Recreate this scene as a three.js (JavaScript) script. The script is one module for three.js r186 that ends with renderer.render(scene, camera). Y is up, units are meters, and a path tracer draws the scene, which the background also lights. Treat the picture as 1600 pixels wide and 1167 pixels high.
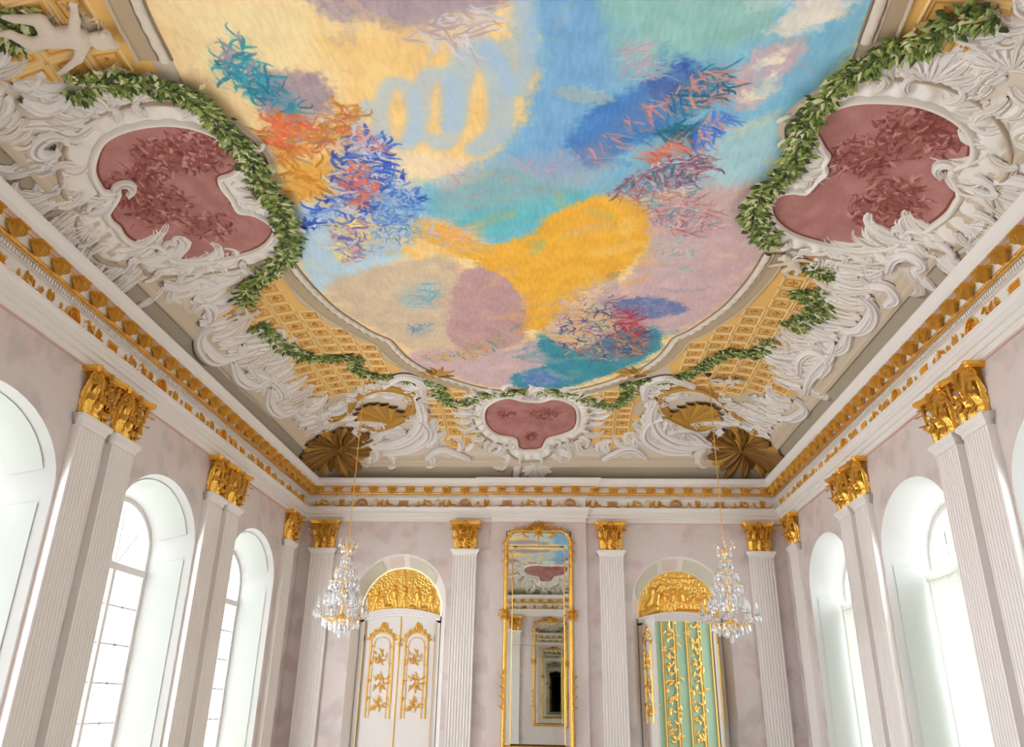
import * as THREE from 'three';
import { mergeGeometries, mergeVertices, toCreasedNormals } from 'three/addons/utils/BufferGeometryUtils.js';
import { MarchingCubes } from 'three/addons/objects/MarchingCubes.js';
import { TessellateModifier } from 'three/addons/modifiers/TessellateModifier.js';
import { RectAreaLightUniformsLib } from 'three/addons/lights/RectAreaLightUniformsLib.js';
import { createNoise2D } from 'simplex-noise';

// ---------------------------------------------------------------- camera, sky, window light, exposure
const EYE = 1.65, ZC = -7.25, HW = 5, HL = 9.85;      // eye height, middle of the hall, half width, half length (metres)
const scene = new THREE.Scene();
const camera = new THREE.PerspectiveCamera(2 * Math.atan(533.5 / 1270.87) * 180 / Math.PI, 1600 / 1067, 0.05, 400);
camera.position.set(0.4312, EYE, 0);
camera.rotation.set(0.4202, 0.062, 0.019, 'YXZ');
camera.setViewOffset(1600, 1067, 0, 0, 1600, 1167);
const renderer = new THREE.WebGLRenderer({ antialias: true });
renderer.toneMapping = THREE.LinearToneMapping;
renderer.toneMappingExposure = 1.08;
renderer.shadowMap.enabled = true;
const SKY = new THREE.Color().setRGB(0.9, 0.955, 1.0), SKY_LEVEL = 6.5;
scene.background = SKY.clone().multiplyScalar(SKY_LEVEL);
RectAreaLightUniformsLib.init();
const WIN_Z = [-14.65, -10.95, -7.25, -3.55, 0.15];
for (const s of [-1, 1]) for (const z of WIN_Z) {      // daylight entering each window, as large and as bright as the sky seen through it
  const l = new THREE.RectAreaLight(SKY, SKY_LEVEL, 1.9, 4.1);
  l.name = 'window_daylight'; l.position.set(s * 5.72, EYE + 0.55, z); l.lookAt(0, EYE + 0.55, z); scene.add(l);
}

// ---------------------------------------------------------------- helpers
const V = (x, y, z) => new THREE.Vector3(x, y, z), PI = Math.PI, TAU = 2 * PI;
const { sin, cos, abs, sqrt, min, max, pow, floor, hypot, atan2, exp } = Math;
const clamp = (x, a = 0, b = 1) => min(b, max(a, x)), mix = (a, b, t) => a + (b - a) * t, sst = (a, b, x) => { const t = clamp((x - a) / (b - a)); return t * t * (3 - 2 * t); };
function rng(seed) { let s = seed | 0; return () => { s = (s + 0x6d2b79f5) | 0; let t = Math.imul(s ^ (s >>> 15), 1 | s); t = (t + Math.imul(t ^ (t >>> 7), 61 | t)) ^ t; return ((t ^ (t >>> 14)) >>> 0) / 4294967296; }; }
const noise = createNoise2D(rng(7));
const fbm = (x, y, o = 4) => { let v = 0, a = 0.5; for (let i = 0; i < o; i++, a *= 0.5, x = x * 2.03 + 11, y = y * 2.03 + 5) v += a * noise(x, y); return v; };
const used = {};
const numbered = (n) => { used[n] = (used[n] ?? -1) + 1; return used[n] ? n + '_' + String(used[n]).padStart(3, '0') : n; };
function mesh(name, geo, mat, parent) {
  const m = new THREE.Mesh(Array.isArray(geo) ? merge(geo) : geo, mat);
  m.castShadow = m.receiveShadow = true; m.name = parent ? name : numbered(name); (parent ?? scene).add(m); return m;
}
const plain = (g) => { let o = g.index ? g.toNonIndexed() : g.clone(); for (const k of Object.keys(o.attributes)) if (!['position', 'normal', 'uv'].includes(k)) o.deleteAttribute(k); if (!o.attributes.normal) o.computeVertexNormals(); if (!o.attributes.uv) o.setAttribute('uv', new THREE.BufferAttribute(new Float32Array(o.attributes.position.count * 2), 2)); o.morphAttributes = {}; return o; };
const merge = (list) => list.length === 1 ? list[0] : mergeGeometries(list.map(plain));
function thing(name, label, category, pos = [0, 0, 0], group) {
  const g = new THREE.Group(); g.name = numbered(name); g.position.set(...pos); g.userData = { label, category };
  if (group) g.userData.group = group; scene.add(g); return g;
}
function tag(o, label, category, group) { Object.assign(o.userData, { label, category }); if (group) o.userData.group = group; return o; }
function struct(name, label, geo, mat) {
  const o = geo ? mesh(name, geo, mat) : new THREE.Group(); if (!geo) { o.name = name; scene.add(o); }
  o.userData = { kind: 'structure', label, category: name.replace(/_.*/, '') }; return o;
}
function dup(o, label, name) { const c = o.clone(); c.name = numbered(name ?? o.name.replace(/_\d{3}$/, '')); c.userData = { ...o.userData }; if (label) c.userData.label = label; scene.add(c); return c; }
const box = (w, h, d, x = 0, y = 0, z = 0) => new THREE.BoxGeometry(w, h, d).translate(x, y, z);
const lathe = (pts, seg = 12) => new THREE.LatheGeometry(pts.map((p) => new THREE.Vector2(p[0], p[1])), seg);
const tube = (pts, r, seg = 12, rad = 6) => new THREE.TubeGeometry(new THREE.CatmullRomCurve3(pts.map((p) => V(...p))), seg, r, rad);
// a smooth path through 2-D points
function spline(pts, n, closed = false) {
  const c = new THREE.CatmullRomCurve3(pts.map((p) => V(p[0], p[1], 0)), closed, 'centripetal');
  const out = []; for (let i = 0; i <= n; i++) { const p = c.getPointAt(closed && i === n ? 0 : i / n); out.push([p.x, p.y]); } return out;
}
// mappings from (a, b, lift) to space: a flat local plane, or the underside of the ceiling
const flat = (a, b, l) => V(a, b, l);
const rise = (x, z) => {
  const a = 4.95 - abs(x), b = 9.8 - abs(z - ZC), k = 0.35, h = max(k - abs(a - b), 0) / k;
  return EYE + 4.36 + 0.9 * (1 - pow(1 - clamp((min(a, b) - h * h * k / 4) / 2.3), 3.1));
};
const ceil = (x, z, l = 0) => {
  const y = rise(x, z), e = 0.02, n = V(-(rise(x + e, z) - y) / e, 1, -(rise(x, z + e) - y) / e).normalize();
  return V(x - n.x * l, y - n.y * l, z - n.z * l);
};
// a relief strip: follows a path, hw(t) half width, lift(u, t) height of the relief
function ribbon(map, path, hw, lift, n = 14, m = 6, closed = false, unit = false) {
  const pts = spline(path, n, closed), pos = [], uv = [], idx = []; let run = 0;
  for (let i = 0; i <= n; i++) {
    const p = pts[i], q = closed ? pts[(i + 1) % n] : pts[min(i + 1, n)], o = closed ? pts[(i - 1 + n) % n] : pts[max(i - 1, 0)];
    const dx = q[0] - o[0], dy = q[1] - o[1], L = hypot(dx, dy) || 1, t = i / n, w = typeof hw === 'function' ? hw(t) : hw;
    if (i) run += hypot(p[0] - pts[i - 1][0], p[1] - pts[i - 1][1]);
    for (let j = 0; j <= m; j++) {
      const u = j / m * 2 - 1, v = map(p[0] - dy / L * u * w, p[1] + dx / L * u * w, lift(u, t));
      pos.push(v.x, v.y, v.z); if (unit) uv.push(t, (u + 1) / 2); else uv.push(run, u * w);
    }
  }
  for (let i = 0; i < n; i++) for (let j = 0; j < m; j++) { const a = i * (m + 1) + j, b = a + m + 1; idx.push(a, b, a + 1, b, b + 1, a + 1); }
  const g = new THREE.BufferGeometry(); g.setAttribute('position', new THREE.Float32BufferAttribute(pos, 3)); g.setAttribute('uv', new THREE.Float32BufferAttribute(uv, 2));
  g.setIndex(idx); g.computeVertexNormals(); return g;
}
// an acanthus plume: swells from a narrow root and curls to a point, ribbed along its length
const plume = (map, path, w, h = 0.05, ribs = 3, n = 11, m = 8) => ribbon(map, path,
  (t) => w * (0.3 + 0.7 * sin(PI * pow(t, 0.75))) * (1 - 0.2 * t) * (1 + 0.12 * sin(t * 23)),
  (u, t) => h * (0.15 + 0.85 * sqrt(max(0, 1 - u * u))) * (0.7 + 0.3 * cos(u * PI * ribs)) * (0.45 + 0.55 * sin(PI * min(1, t * 1.1 + 0.1))) * (abs(u) > 0.99 ? 0 : 1), n, m, false, true);
const roll = (map, path, hw, h, n = 24, m = 6, closed = false) => ribbon(map, path, hw, (u) => h * sqrt(max(0, 1 - u * u)), n, m, closed);
function spiral(cx, cy, r0, r1, a0, a1, n = 12) { const o = []; for (let i = 0; i <= n; i++) { const t = i / n, r = mix(r0, r1, t), a = mix(a0, a1, t); o.push([cx + r * cos(a), cy + r * sin(a)]); } return o; }
function curl(x, y, dir, len, bend, n = 6) { const o = [[x, y]]; let a = dir; for (let i = 0; i < n; i++) { a += bend / n * (0.6 + 0.9 * i / n); x += cos(a) * len / n; y += sin(a) * len / n; o.push([x, y]); } return o; }
// a thin skin over a polygon of (x, z) points on the ceiling
function skin(poly, lift, map = ceil, edge = 0.3, uvOf = (x, z) => [x, z]) {
  const c = poly.map((p) => new THREE.Vector2(p[0], p[1])); if (!THREE.ShapeUtils.isClockWise(c)) c.reverse(); c.reverse();
  const tri = THREE.ShapeUtils.triangulateShape(c, []), pos = [];
  for (const f of tri) for (const k of f) pos.push(c[k].x, c[k].y, 0);
  let g = new THREE.BufferGeometry(); g.setAttribute('position', new THREE.Float32BufferAttribute(pos, 3));
  g = new TessellateModifier(edge, 7).modify(g);
  const p = g.attributes.position, uv = new Float32Array(p.count * 2);
  for (let i = 0; i < p.count; i++) { const x = p.getX(i), z = p.getY(i), v = map(x, z, lift), w = uvOf(x, z); p.setXYZ(i, v.x, v.y, v.z); uv[2 * i] = w[0]; uv[2 * i + 1] = w[1]; }
  g.setAttribute('uv', new THREE.BufferAttribute(uv, 2));
  g = mergeVertices(g); g.computeVertexNormals(); return g;
}
const inside = (p, poly) => { let c = false; for (let i = 0, j = poly.length - 1; i < poly.length; j = i++) { const a = poly[i], b = poly[j]; if ((a[1] > p[1]) !== (b[1] > p[1]) && p[0] < (b[0] - a[0]) * (p[1] - a[1]) / (b[1] - a[1]) + a[0]) c = !c; } return c; };
const bounds = (poly) => poly.reduce((o, p) => [min(o[0], p[0]), max(o[1], p[0]), min(o[2], p[1]), max(o[3], p[1])], [9e9, -9e9, 9e9, -9e9]);
const flipX = (poly) => poly.map((p) => [-p[0], p[1]]), flipZ = (poly) => poly.map((p) => [p[0], 2 * ZC - p[1]]);

// ---------------------------------------------------------------- materials
const css = (c, a = 1) => `rgba(${c[0] | 0},${c[1] | 0},${c[2] | 0},${a})`;
function canvas(w, h) { const c = document.createElement('canvas'); c.width = w; c.height = h; return [c, c.getContext('2d')]; }
function tex(c, srgb = true, rep) { const t = new THREE.CanvasTexture(c); if (srgb) t.colorSpace = THREE.SRGBColorSpace; t.magFilter = THREE.LinearFilter; if (rep) { t.wrapS = t.wrapT = THREE.RepeatWrapping; t.repeat.set(rep, rep); } return t; }
function grain(size, fn) { const [c, x] = canvas(size, size), d = x.createImageData(size, size); for (let j = 0; j < size; j++) for (let i = 0; i < size; i++) { const v = fn(i / size, j / size), o = (j * size + i) * 4; d.data[o] = v[0]; d.data[o + 1] = v[1]; d.data[o + 2] = v[2]; d.data[o + 3] = 255; } x.putImageData(d, 0, 0); return c; }
const tileable = (u, v, f, o) => { const s = (t) => sst(0.75, 1, t), n = (a, b) => fbm(a * f, b * f, o); return mix(mix(n(u, v), n(u - 1, v), s(u)), mix(n(u, v - 1), n(u - 1, v - 1), s(u)), s(v)); };
const marbleMap = tex(grain(512, (u, v) => { const k = sst(-0.1, 0.5, tileable(u, v, 5, 5)), p = sst(0, 0.5, tileable(u + 3, v + 5, 3, 4)), f = noise(u * 150, v * 150) + noise(u * 60, v * 60);
  return [220 - 14 * k + 3 * p + 2 * f, 210 - 16 * k - 4 * p + 2 * f, 208 - 17 * k - 3 * p + 2 * f]; }), true, 0.25);
// flowing hairlines of umber on white, the brushwork of the rocaille leaves (u along the leaf, v across)
function brushwork(base, line, light, seed, n = 15) { const [c, x] = canvas(256, 128), R = rng(seed); x.fillStyle = css(base); x.fillRect(0, 0, 256, 128);
  for (let k = 0; k < n; k++) { const y = 6 + 116 * (k + R()) / n, u0 = R() * 90, u1 = 150 + R() * 106; x.strokeStyle = css(k % 3 === 2 ? light : line, 0.25 + 0.4 * R()); x.lineWidth = 2 + R() * 7; x.lineCap = 'round'; x.beginPath(); x.moveTo(u0, y); x.bezierCurveTo(u0 + 50, y + (R() - 0.5) * 22, u1 - 50, y + (R() - 0.5) * 22, u1, y + (R() - 0.5) * 14); x.stroke(); }
  return tex(c); }
const stuccoBump = tex(grain(256, (u, v) => { const q = 128 + 90 * noise(u * 24, v * 24) * 0.6 + 40 * noise(u * 70, v * 70); return [q, q, q]; }), false, 2);
const S = (o) => new THREE.MeshStandardMaterial(o), Ph = (o) => new THREE.MeshPhysicalMaterial(o), lin = (r, g, b) => new THREE.Color().setRGB(r, g, b);
const M = {
  wall: S({ map: marbleMap, roughness: 0.42, name: 'marbled_stucco' }),
  pilaster: S({ color: '#f1ebe8', roughness: 0.5, name: 'white_pilaster' }),
  white: S({ color: '#ece7e4', roughness: 0.55, name: 'white_plaster' }),
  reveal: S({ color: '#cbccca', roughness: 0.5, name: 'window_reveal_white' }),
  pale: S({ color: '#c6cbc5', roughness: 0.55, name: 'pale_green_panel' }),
  rosy: S({ color: '#e4d4ce', roughness: 0.6, name: 'rosy_panel' }), sage: S({ color: '#d4d4c5', roughness: 0.6, name: 'sage_panel' }),
  pink: S({ color: '#dcb6ad', roughness: 0.6, name: 'pink_line' }),
  olive: S({ color: '#b0a592', roughness: 0.8, name: 'olive_grey_band' }),
  beige: S({ color: '#d2c1ab', roughness: 0.8, name: 'beige_moulding' }),
  gilt: S({ color: lin(0.94, 0.55, 0.11), metalness: 1, roughness: 0.27, bumpMap: stuccoBump, bumpScale: 0.007, name: 'burnished_gilt' }),
  giltSoft: S({ color: lin(0.95, 0.6, 0.17), metalness: 0.85, roughness: 0.38, name: 'matt_gilt' }),
  leafWhite: S({ color: '#efe9e3', roughness: 0.75, name: 'white_rocaille' }),
  leafCream: S({ color: '#dccfc0', roughness: 0.75, name: 'cream_rocaille' }),
  leafTaupe: S({ color: '#bba994', roughness: 0.8, name: 'taupe_rocaille' }),
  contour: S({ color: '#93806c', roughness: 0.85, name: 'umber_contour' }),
  leafBrush: S({ map: brushwork([240, 234, 229], [176, 156, 136], [252, 250, 248], 3, 8), roughness: 0.75, name: 'white_rocaille_brushwork' }),
  leafBrush2: S({ map: brushwork([232, 223, 214], [150, 128, 106], [250, 246, 242], 4, 10), roughness: 0.75, name: 'cream_rocaille_brushwork' }),
  leafBrush3: S({ map: brushwork([238, 232, 230], [172, 158, 150], [252, 250, 248], 6, 7), roughness: 0.75, name: 'cool_white_rocaille_brushwork' }),
  goldBrush: S({ map: brushwork([198, 148, 58], [120, 80, 26], [232, 190, 104], 8, 10), roughness: 0.6, name: 'gold_plume_brushwork' }),
  goldBrush2: S({ map: brushwork([140, 96, 30], [78, 48, 14], [196, 148, 66], 9, 10), roughness: 0.6, name: 'umber_plume_brushwork' }),
  oldGold: S({ color: '#b5842f', roughness: 0.6, name: 'ochre_gold_paint' }),
  oldGoldDark: S({ color: '#80571a', roughness: 0.6, name: 'umber_gold_paint' }),
  coffer: S({ color: '#e9ba6a', roughness: 0.8, name: 'ochre_coffer_field' }),
  cofferRim: S({ color: '#f2d193', roughness: 0.8, name: 'pale_ochre_coffer' }),
  cofferLine: S({ color: '#d39a4c', roughness: 0.8, name: 'orange_ochre_coffer' }),
  frameTan: S({ color: '#b7a284', roughness: 0.8, name: 'tan_frame' }),
  frameGrey: S({ color: '#c9bba6', roughness: 0.8, name: 'grey_frame' }),
  frameWhite: S({ color: '#ddd2c4', roughness: 0.7, name: 'pale_frame' }),
  mirror: S({ color: lin(0.72, 0.74, 0.7), metalness: 1, roughness: 0.012, name: 'old_mirror_glass' }),
  glass: Ph({ color: '#ffffff', transmission: 1, thickness: 0, roughness: 0.02, ior: 1.5, name: 'window_glass' }),
  crystal: Ph({ color: '#f6f9ff', transmission: 0.7, thickness: 0.02, roughness: 0.05, ior: 1.5, name: 'crystal' }),
  curtain: Ph({ color: '#e2e6dd', transmission: 0.09, thickness: 0, roughness: 0.95, name: 'white_curtain' }),
  wood: S({ color: '#b8aca0', roughness: 0.4, name: 'parquet' }),
  green: S({ color: '#93b49c', roughness: 0.45, name: 'green_stucco' }),
  dark: S({ color: '#3a2c22', roughness: 0.7, name: 'dark_wood_and_shade' }),
  gravel: S({ color: '#cfc8ba', roughness: 1, name: 'pale_gravel' }),
};

// ---------------------------------------------------------------- the hall: floor, ceiling with an added light-blocking slab, walls, windows
struct('floor', 'wooden parquet floor of the hall', box(10.4, 0.2, 20.2, 0, -0.1, ZC), M.wood);
mesh('light_block_slab', box(11.6, 0.15, 21, 0, EYE + 5.6, ZC), M.white, struct('ceiling', 'coved ceiling shell with beige ground above the cornice', (() => {  // unseen slab added above the vault, keeps sky light from leaking in
  const n = 48, m = 96, pos = [], uv = [], idx = [];
  for (let i = 0; i <= m; i++) for (let j = 0; j <= n; j++) {
    const e = (k) => { const t = k * 2 - 1; return Math.sign(t) * (abs(t) < 0.4 ? abs(t) * 0.92 : 0.368 + (abs(t) - 0.4) * 1.0533); };
    const x = e(j / n) * 4.98, z = ZC + e(i / m) * 9.84, p = ceil(x, z);
    pos.push(p.x, p.y, p.z); uv.push(x, z);
  }
  for (let i = 0; i < m; i++) for (let j = 0; j < n; j++) { const a = i * (n + 1) + j, b = a + n + 1; idx.push(a, a + 1, b, b, a + 1, b + 1); }
  const g = new THREE.BufferGeometry(); g.setAttribute('position', new THREE.Float32BufferAttribute(pos, 3)); g.setAttribute('uv', new THREE.Float32BufferAttribute(uv, 2)); g.setIndex(idx); g.computeVertexNormals(); return g;
})(), M.beige));
const ceiling = scene.getObjectByName('ceiling');

const WALL = HW + 0.04, WZ = HL + 0.04;              // wall planes
const archOf = (hw, spring, up, low, n = 20) => { const o = [[-hw, low], [-hw, spring]]; for (let i = 1; i < n; i++) { const a = PI - PI * i / n; o.push([hw * cos(a), spring + up * sin(a)]); } o.push([hw, spring], [hw, low]); return o; };
const IN = archOf(1.17, EYE + 2.05, EYE + 2.83 - EYE - 2.05, 0.12), OUT = archOf(0.9, EYE + 1.9, 0.65, 0.3);
const holed = (rect, holes) => { const s = new THREE.Shape(rect.map((p) => new THREE.Vector2(...p))); for (const h of holes) s.holes.push(new THREE.Path(h.map((p) => new THREE.Vector2(...p)))); return new THREE.ShapeGeometry(s); };
const mapped = (g, f) => { const p = g.attributes.position; for (let i = 0; i < p.count; i++) { const v = f(p.getX(i), p.getY(i), p.getZ(i)); p.setXYZ(i, v.x, v.y, v.z); } g.computeVertexNormals(); return g; };
const shift = (pts, a, b = 0) => pts.map((p) => [p[0] + a, p[1] + b]);
// strip between two outlines of equal length, each with its own depth
function loft(A, B, la, lb, map) {
  const pos = [], uv = []; let run = 0;
  for (let i = 0; i < A.length - 1; i++) {
    const q = [map(...A[i], la), map(...A[i + 1], la), map(...B[i + 1], lb), map(...B[i], lb)], L = hypot(A[i + 1][0] - A[i][0], A[i + 1][1] - A[i][1]);
    for (const k of [0, 1, 2, 0, 2, 3]) { pos.push(q[k].x, q[k].y, q[k].z); uv.push(run + (k === 1 || k === 2 ? L : 0), k > 1 ? 0.5 : 0); } run += L;
  }
  const g = new THREE.BufferGeometry(); g.setAttribute('position', new THREE.Float32BufferAttribute(pos, 3)); g.setAttribute('uv', new THREE.Float32BufferAttribute(uv, 2)); g.computeVertexNormals();
  return toCreasedNormals(g, 0.5);
}
const lerp2 = (A, B, t) => A.map((p, i) => [mix(p[0], B[i][0], t), mix(p[1], B[i][1], t)]);
const WIN_LABEL = ['nearest the far end wall', 'second from the far end wall', 'third from the far end wall', 'fourth from the far end wall', 'at the near end'];
let winNo = 0;
for (const s of [-1, 1]) {
  const side = s < 0 ? 'left' : 'right', map = (a, b, l) => V(s * (WALL + l), b, a);
  const holesIn = WIN_Z.map((z) => shift(IN, z)), holesOut = WIN_Z.map((z) => shift(OUT, z)), rect = [[ZC - WZ, 0], [ZC + WZ, 0], [ZC + WZ, EYE + 5.5], [ZC - WZ, EYE + 5.5]];
  const w = struct('wall_' + side, 'marbled white long wall with arched windows on the ' + side, [mapped(holed(rect, holesIn), (a, b) => map(a, b, 0)), mapped(holed(rect, holesOut), (a, b) => map(a, b, 0.62))], M.wall);
  for (const z of WIN_Z) {
    const A = shift(IN, z), B = shift(OUT, z);
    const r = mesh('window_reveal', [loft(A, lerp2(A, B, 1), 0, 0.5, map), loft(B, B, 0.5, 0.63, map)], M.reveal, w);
    const q = (t) => map(...([0, 0]), 0);
    for (const [i0, i1, nm] of [[0, 1, 'jamb_panel'], [3, 10, 'soffit_panel'], [10, 17, 'soffit_panel'], [21, 22, 'jamb_panel']]) {
      if (s > 0 && nm === 'soffit_panel') continue;
      let P0 = lerp2(A, B, 0.2).slice(i0, i1 + 1), P1 = lerp2(A, B, 0.8).slice(i0, i1 + 1);
      if (i1 - i0 === 1) { const cut = (P) => { const lo = P[0][1] < P[1][1] ? 0 : 1; return P.map((p, k) => k === lo ? [p[0], p[1] + 0.3] : [p[0], p[1] - 0.12]); }; P0 = cut(P0); P1 = cut(P1); }
      const inw = 0.009, push = (P) => P.map((p) => [p[0] + (z - p[0]) * inw, p[1] - (p[1] > EYE + 1.9 ? 0.008 : 0)]);
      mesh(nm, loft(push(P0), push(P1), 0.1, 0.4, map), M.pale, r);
    }
    // the window itself
    const zi = WIN_Z.indexOf(z), win = struct('window_' + (++winNo), `white arched ${s < 0 ? '' : 'and curtained '}window in the ${side} wall, ${WIN_LABEL[zi]}`);
    const f = (a, b, l) => V(s * (WALL + 0.55 + l), b, z + a), ar = (k) => archOf(0.9 - k, EYE + 1.9, 0.65 - k, 0.3 + k);
    const F1 = ar(0), F2 = ar(0.07), ring = (A2, B2, a0, a1) => [loft(A2, B2, a0, a0, f), loft(B2, B2, a0, a1, f), loft(A2, B2, a1, a1, f)];
    mesh('window_frame', [...ring(F1, F2, -0.03, 0.04), mapped(box(1.8, 0.08, 0.07, 0, 0.34, 0), f)], M.white, win);
    const bar = (nm, w2, h2, x, y, d = 0.04) => mesh(nm, mapped(box(w2, h2, d, x, y, 0), f), M.white, win);
    bar('transom', 1.7, 0.1, 0, EYE + 1.62, 0.09); bar('mullion', 0.08, EYE + 1.6 - 0.34, 0, (EYE + 1.6 + 0.34) / 2, 0.08);
    for (const x of [-0.44, 0.44]) bar('glazing_bar', 0.025, EYE + 1.6 - 0.34, x, (EYE + 1.6 + 0.34) / 2);
    for (let k = 0; k < 5; k++) bar('glazing_bar', 1.7, 0.025, 0, 0.86 + k * 0.48);
    bar('glazing_bar', 0.03, 0.86, 0, EYE + 2.08); for (const t of [-1, 1]) mesh('glazing_bar', mapped(box(0.025, 0.82, 0.03).rotateZ(-t * 0.75).translate(t * 0.3, EYE + 1.93, 0), f), M.white, win);
    for (const t of [-1, 1]) mesh('pane', mapped(box(0.86, EYE + 1.6 - 0.34, 0.004, t * 0.43, (EYE + 1.6 + 0.34) / 2, 0), f), M.glass, win);
    mesh('pane', mapped(holed(archOf(0.84, EYE + 1.9, 0.58, EYE + 1.66), []), (a, b) => f(a, b, 0.002)), M.glass, win);
    if (s > 0) {                                     // white cafe curtains on the right-hand windows
      const cur = thing('cafe_curtain', `gathered white cafe curtain across the right-hand window ${WIN_LABEL[zi]}`, 'curtain', [0, 0, 0], 'cafe curtains of the right wall');
      const cloth = (y0, y1, amp, x0, w2) => { const g = new THREE.PlaneGeometry(w2, y1 - y0, 150, 10).translate(x0, (y0 + y1) / 2, 0); return mapped(g, (a, b) => { const t = (b - y0) / (y1 - y0), ph = a * 46 + 2.2 * noise(a * 3 + z, 0.3); return V(s * (WALL + 0.43 + amp * (1.15 - 0.35 * t) * sin(ph) + 0.006 * noise(a * 20, b * 3)), b, z + a + 0.01 * noise(a * 5, b * 2)); }); };
      for (const t of [-1, 1]) mesh('curtain_panel', cloth(0.35, EYE + 1.64, 0.02, t * 0.43, 0.85), M.curtain, cur);
      const head = mesh('ruffled_heading', mapped(new THREE.PlaneGeometry(1.72, 0.1, 220, 4).translate(0, EYE + 1.68, 0), (a, b) => V(s * (WALL + 0.425 + 0.022 * sin(a * 120) * (0.5 + (b - EYE - 1.63) * 6)), b + 0.012 * sin(a * 60), z + a)), M.curtain, cur);
      mesh('curtain_rod', new THREE.CylinderGeometry(0.01, 0.01, 1.78, 8).rotateX(PI / 2).translate(s * (WALL + 0.43), EYE + 1.64, z), M.white, cur);
    }
  }
}
tag(mesh('terrace_ground', box(160, 0.1, 160, 0, -3.2, ZC), M.gravel), 'pale gravel ground outside the windows', 'ground').userData.kind = 'structure';

// end walls: each with two arched door niches and a slightly projecting middle bay
const DOOR_X = 2.83, NICHE_IN = archOf(0.95, EYE + 1.92, 0.92, 0.0), NICHE_OUT = archOf(0.82, EYE + 1.72, 0.86, 0.0);
const endMap = (a, b, l) => V(a, b, ZC - WZ + l);    // lift towards the room
function endWall(name, label) {
  const rect = [[-WALL, 0], [WALL, 0], [WALL, EYE + 5.5], [-WALL, EYE + 5.5]], holes = [shift(NICHE_IN, -DOOR_X), shift(NICHE_IN, DOOR_X)];
  const w = struct(name, label, [mapped(holed(rect, holes), (a, b) => endMap(a, b, 0)), box(1.97, EYE + 3.5, 0.08, 0, (EYE + 3.5) / 2, ZC - WZ + 0.03)], M.wall);
  for (const s of [-1, 1]) { const r = mesh('niche_reveal', loft(shift(NICHE_IN, s * DOOR_X), shift(NICHE_OUT, s * DOOR_X), 0, -0.34, endMap), M.white, w);
    for (const [i, j] of [[3, 8], [9, 11], [12, 17]]) { const P0 = shift(lerp2(NICHE_IN, NICHE_OUT, 0.14), s * DOOR_X).slice(i, j + 1), P1 = shift(lerp2(NICHE_IN, NICHE_OUT, 0.86), s * DOOR_X).slice(i, j + 1), dn = (P) => P.map((p) => [p[0] + (s * DOOR_X - p[0]) * 0.012, p[1] - 0.012]); mesh('soffit_panel', loft(dn(P0), dn(P1), -0.05, -0.29, endMap), i === 9 ? M.rosy : M.sage, r); } }
  return w;
}
const wallFar = endWall('wall_far', 'marbled white far end wall with two arched door niches');
const wallBack = endWall('wall_back', 'marbled white end wall behind the viewer'); wallBack.rotation.y = PI; wallBack.position.set(0, 0, 2 * ZC);

// entablature: architrave, frieze, dentils, gilt bead, modillions, corona
const PLAN = [[-5, -HL], [-0.985, -HL], [-0.985, -HL + 0.07], [0.985, -HL + 0.07], [0.985, -HL], [5, -HL], [5, HL], [0.985, HL], [0.985, HL - 0.07], [-0.985, HL - 0.07], [-0.985, HL], [-5, HL]];
function sweepPlan(profile, from, to, closed = false) {
  const n = PLAN.length, off = (i, d) => { const p = PLAN[(i + n) % n], a = PLAN[(i - 1 + n) % n], b = PLAN[(i + 1) % n]; const e = (u, v) => { const L = hypot(v[0] - u[0], v[1] - u[1]); return [-(v[1] - u[1]) / L, (v[0] - u[0]) / L]; }; const n1 = e(a, p), n2 = e(p, b), k = 1 + n1[0] * n2[0] + n1[1] * n2[1]; return [p[0] + d * (n1[0] + n2[0]) / k, p[1] + d * (n1[1] + n2[1]) / k]; };
  const pos = [], uv = []; let run = 0;
  for (let i = from; i < to; i++) { const L = hypot(PLAN[(i + 1) % n][0] - PLAN[i % n][0], PLAN[(i + 1) % n][1] - PLAN[i % n][1]); let acc = 0;
    for (let k = 0; k < profile.length - (closed ? 0 : 1); k++) { const p = profile[k], q = profile[(k + 1) % profile.length], A = off(i, p[0]), B = off(i + 1, p[0]), C = off(i + 1, q[0]), D = off(i, q[0]), h = hypot(q[0] - p[0], q[1] - p[1]);
      for (const [c, y, u, v] of [[A, p[1], 0, 0], [B, p[1], L, 0], [C, q[1], L, h], [A, p[1], 0, 0], [C, q[1], L, h], [D, q[1], 0, h]]) { pos.push(c[0], EYE + y, c[1] + ZC); uv.push(run + u, acc + v); } acc += h; } run += L; }
  const g = new THREE.BufferGeometry(); g.setAttribute('position', new THREE.Float32BufferAttribute(pos, 3)); g.setAttribute('uv', new THREE.Float32BufferAttribute(uv, 2)); g.computeVertexNormals(); return toCreasedNormals(g, 0.6);
}
const PROFILE = [[-0.04, 3.5], [0.0, 3.5], [0.0, 3.572], [0.028, 3.58], [0.028, 3.648], [0.055, 3.656], [0.055, 3.715], [0.066, 3.722], [0.066, 3.735], [0.085, 3.765], [0.1, 3.775], [0.1, 3.795], [0, 3.8], [0, 3.965], [0.02, 3.985], [0.05, 3.99], [0.05, 4.05], [0.08, 4.055], [0.1, 4.06], [0.1, 4.095], [0.12, 4.1], [0.12, 4.2], [0.27, 4.2], [0.27, 4.26], [0.29, 4.285], [0.31, 4.32], [0.32, 4.345], [0.32, 4.36], [-0.04, 4.38]];
const octo = (i, h, r) => [0, 1, 2, 3, 4, 5, 6, 7].map((k) => [i + r * cos(k * PI / 4), h - r * sin(k * PI / 4)]);
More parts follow.
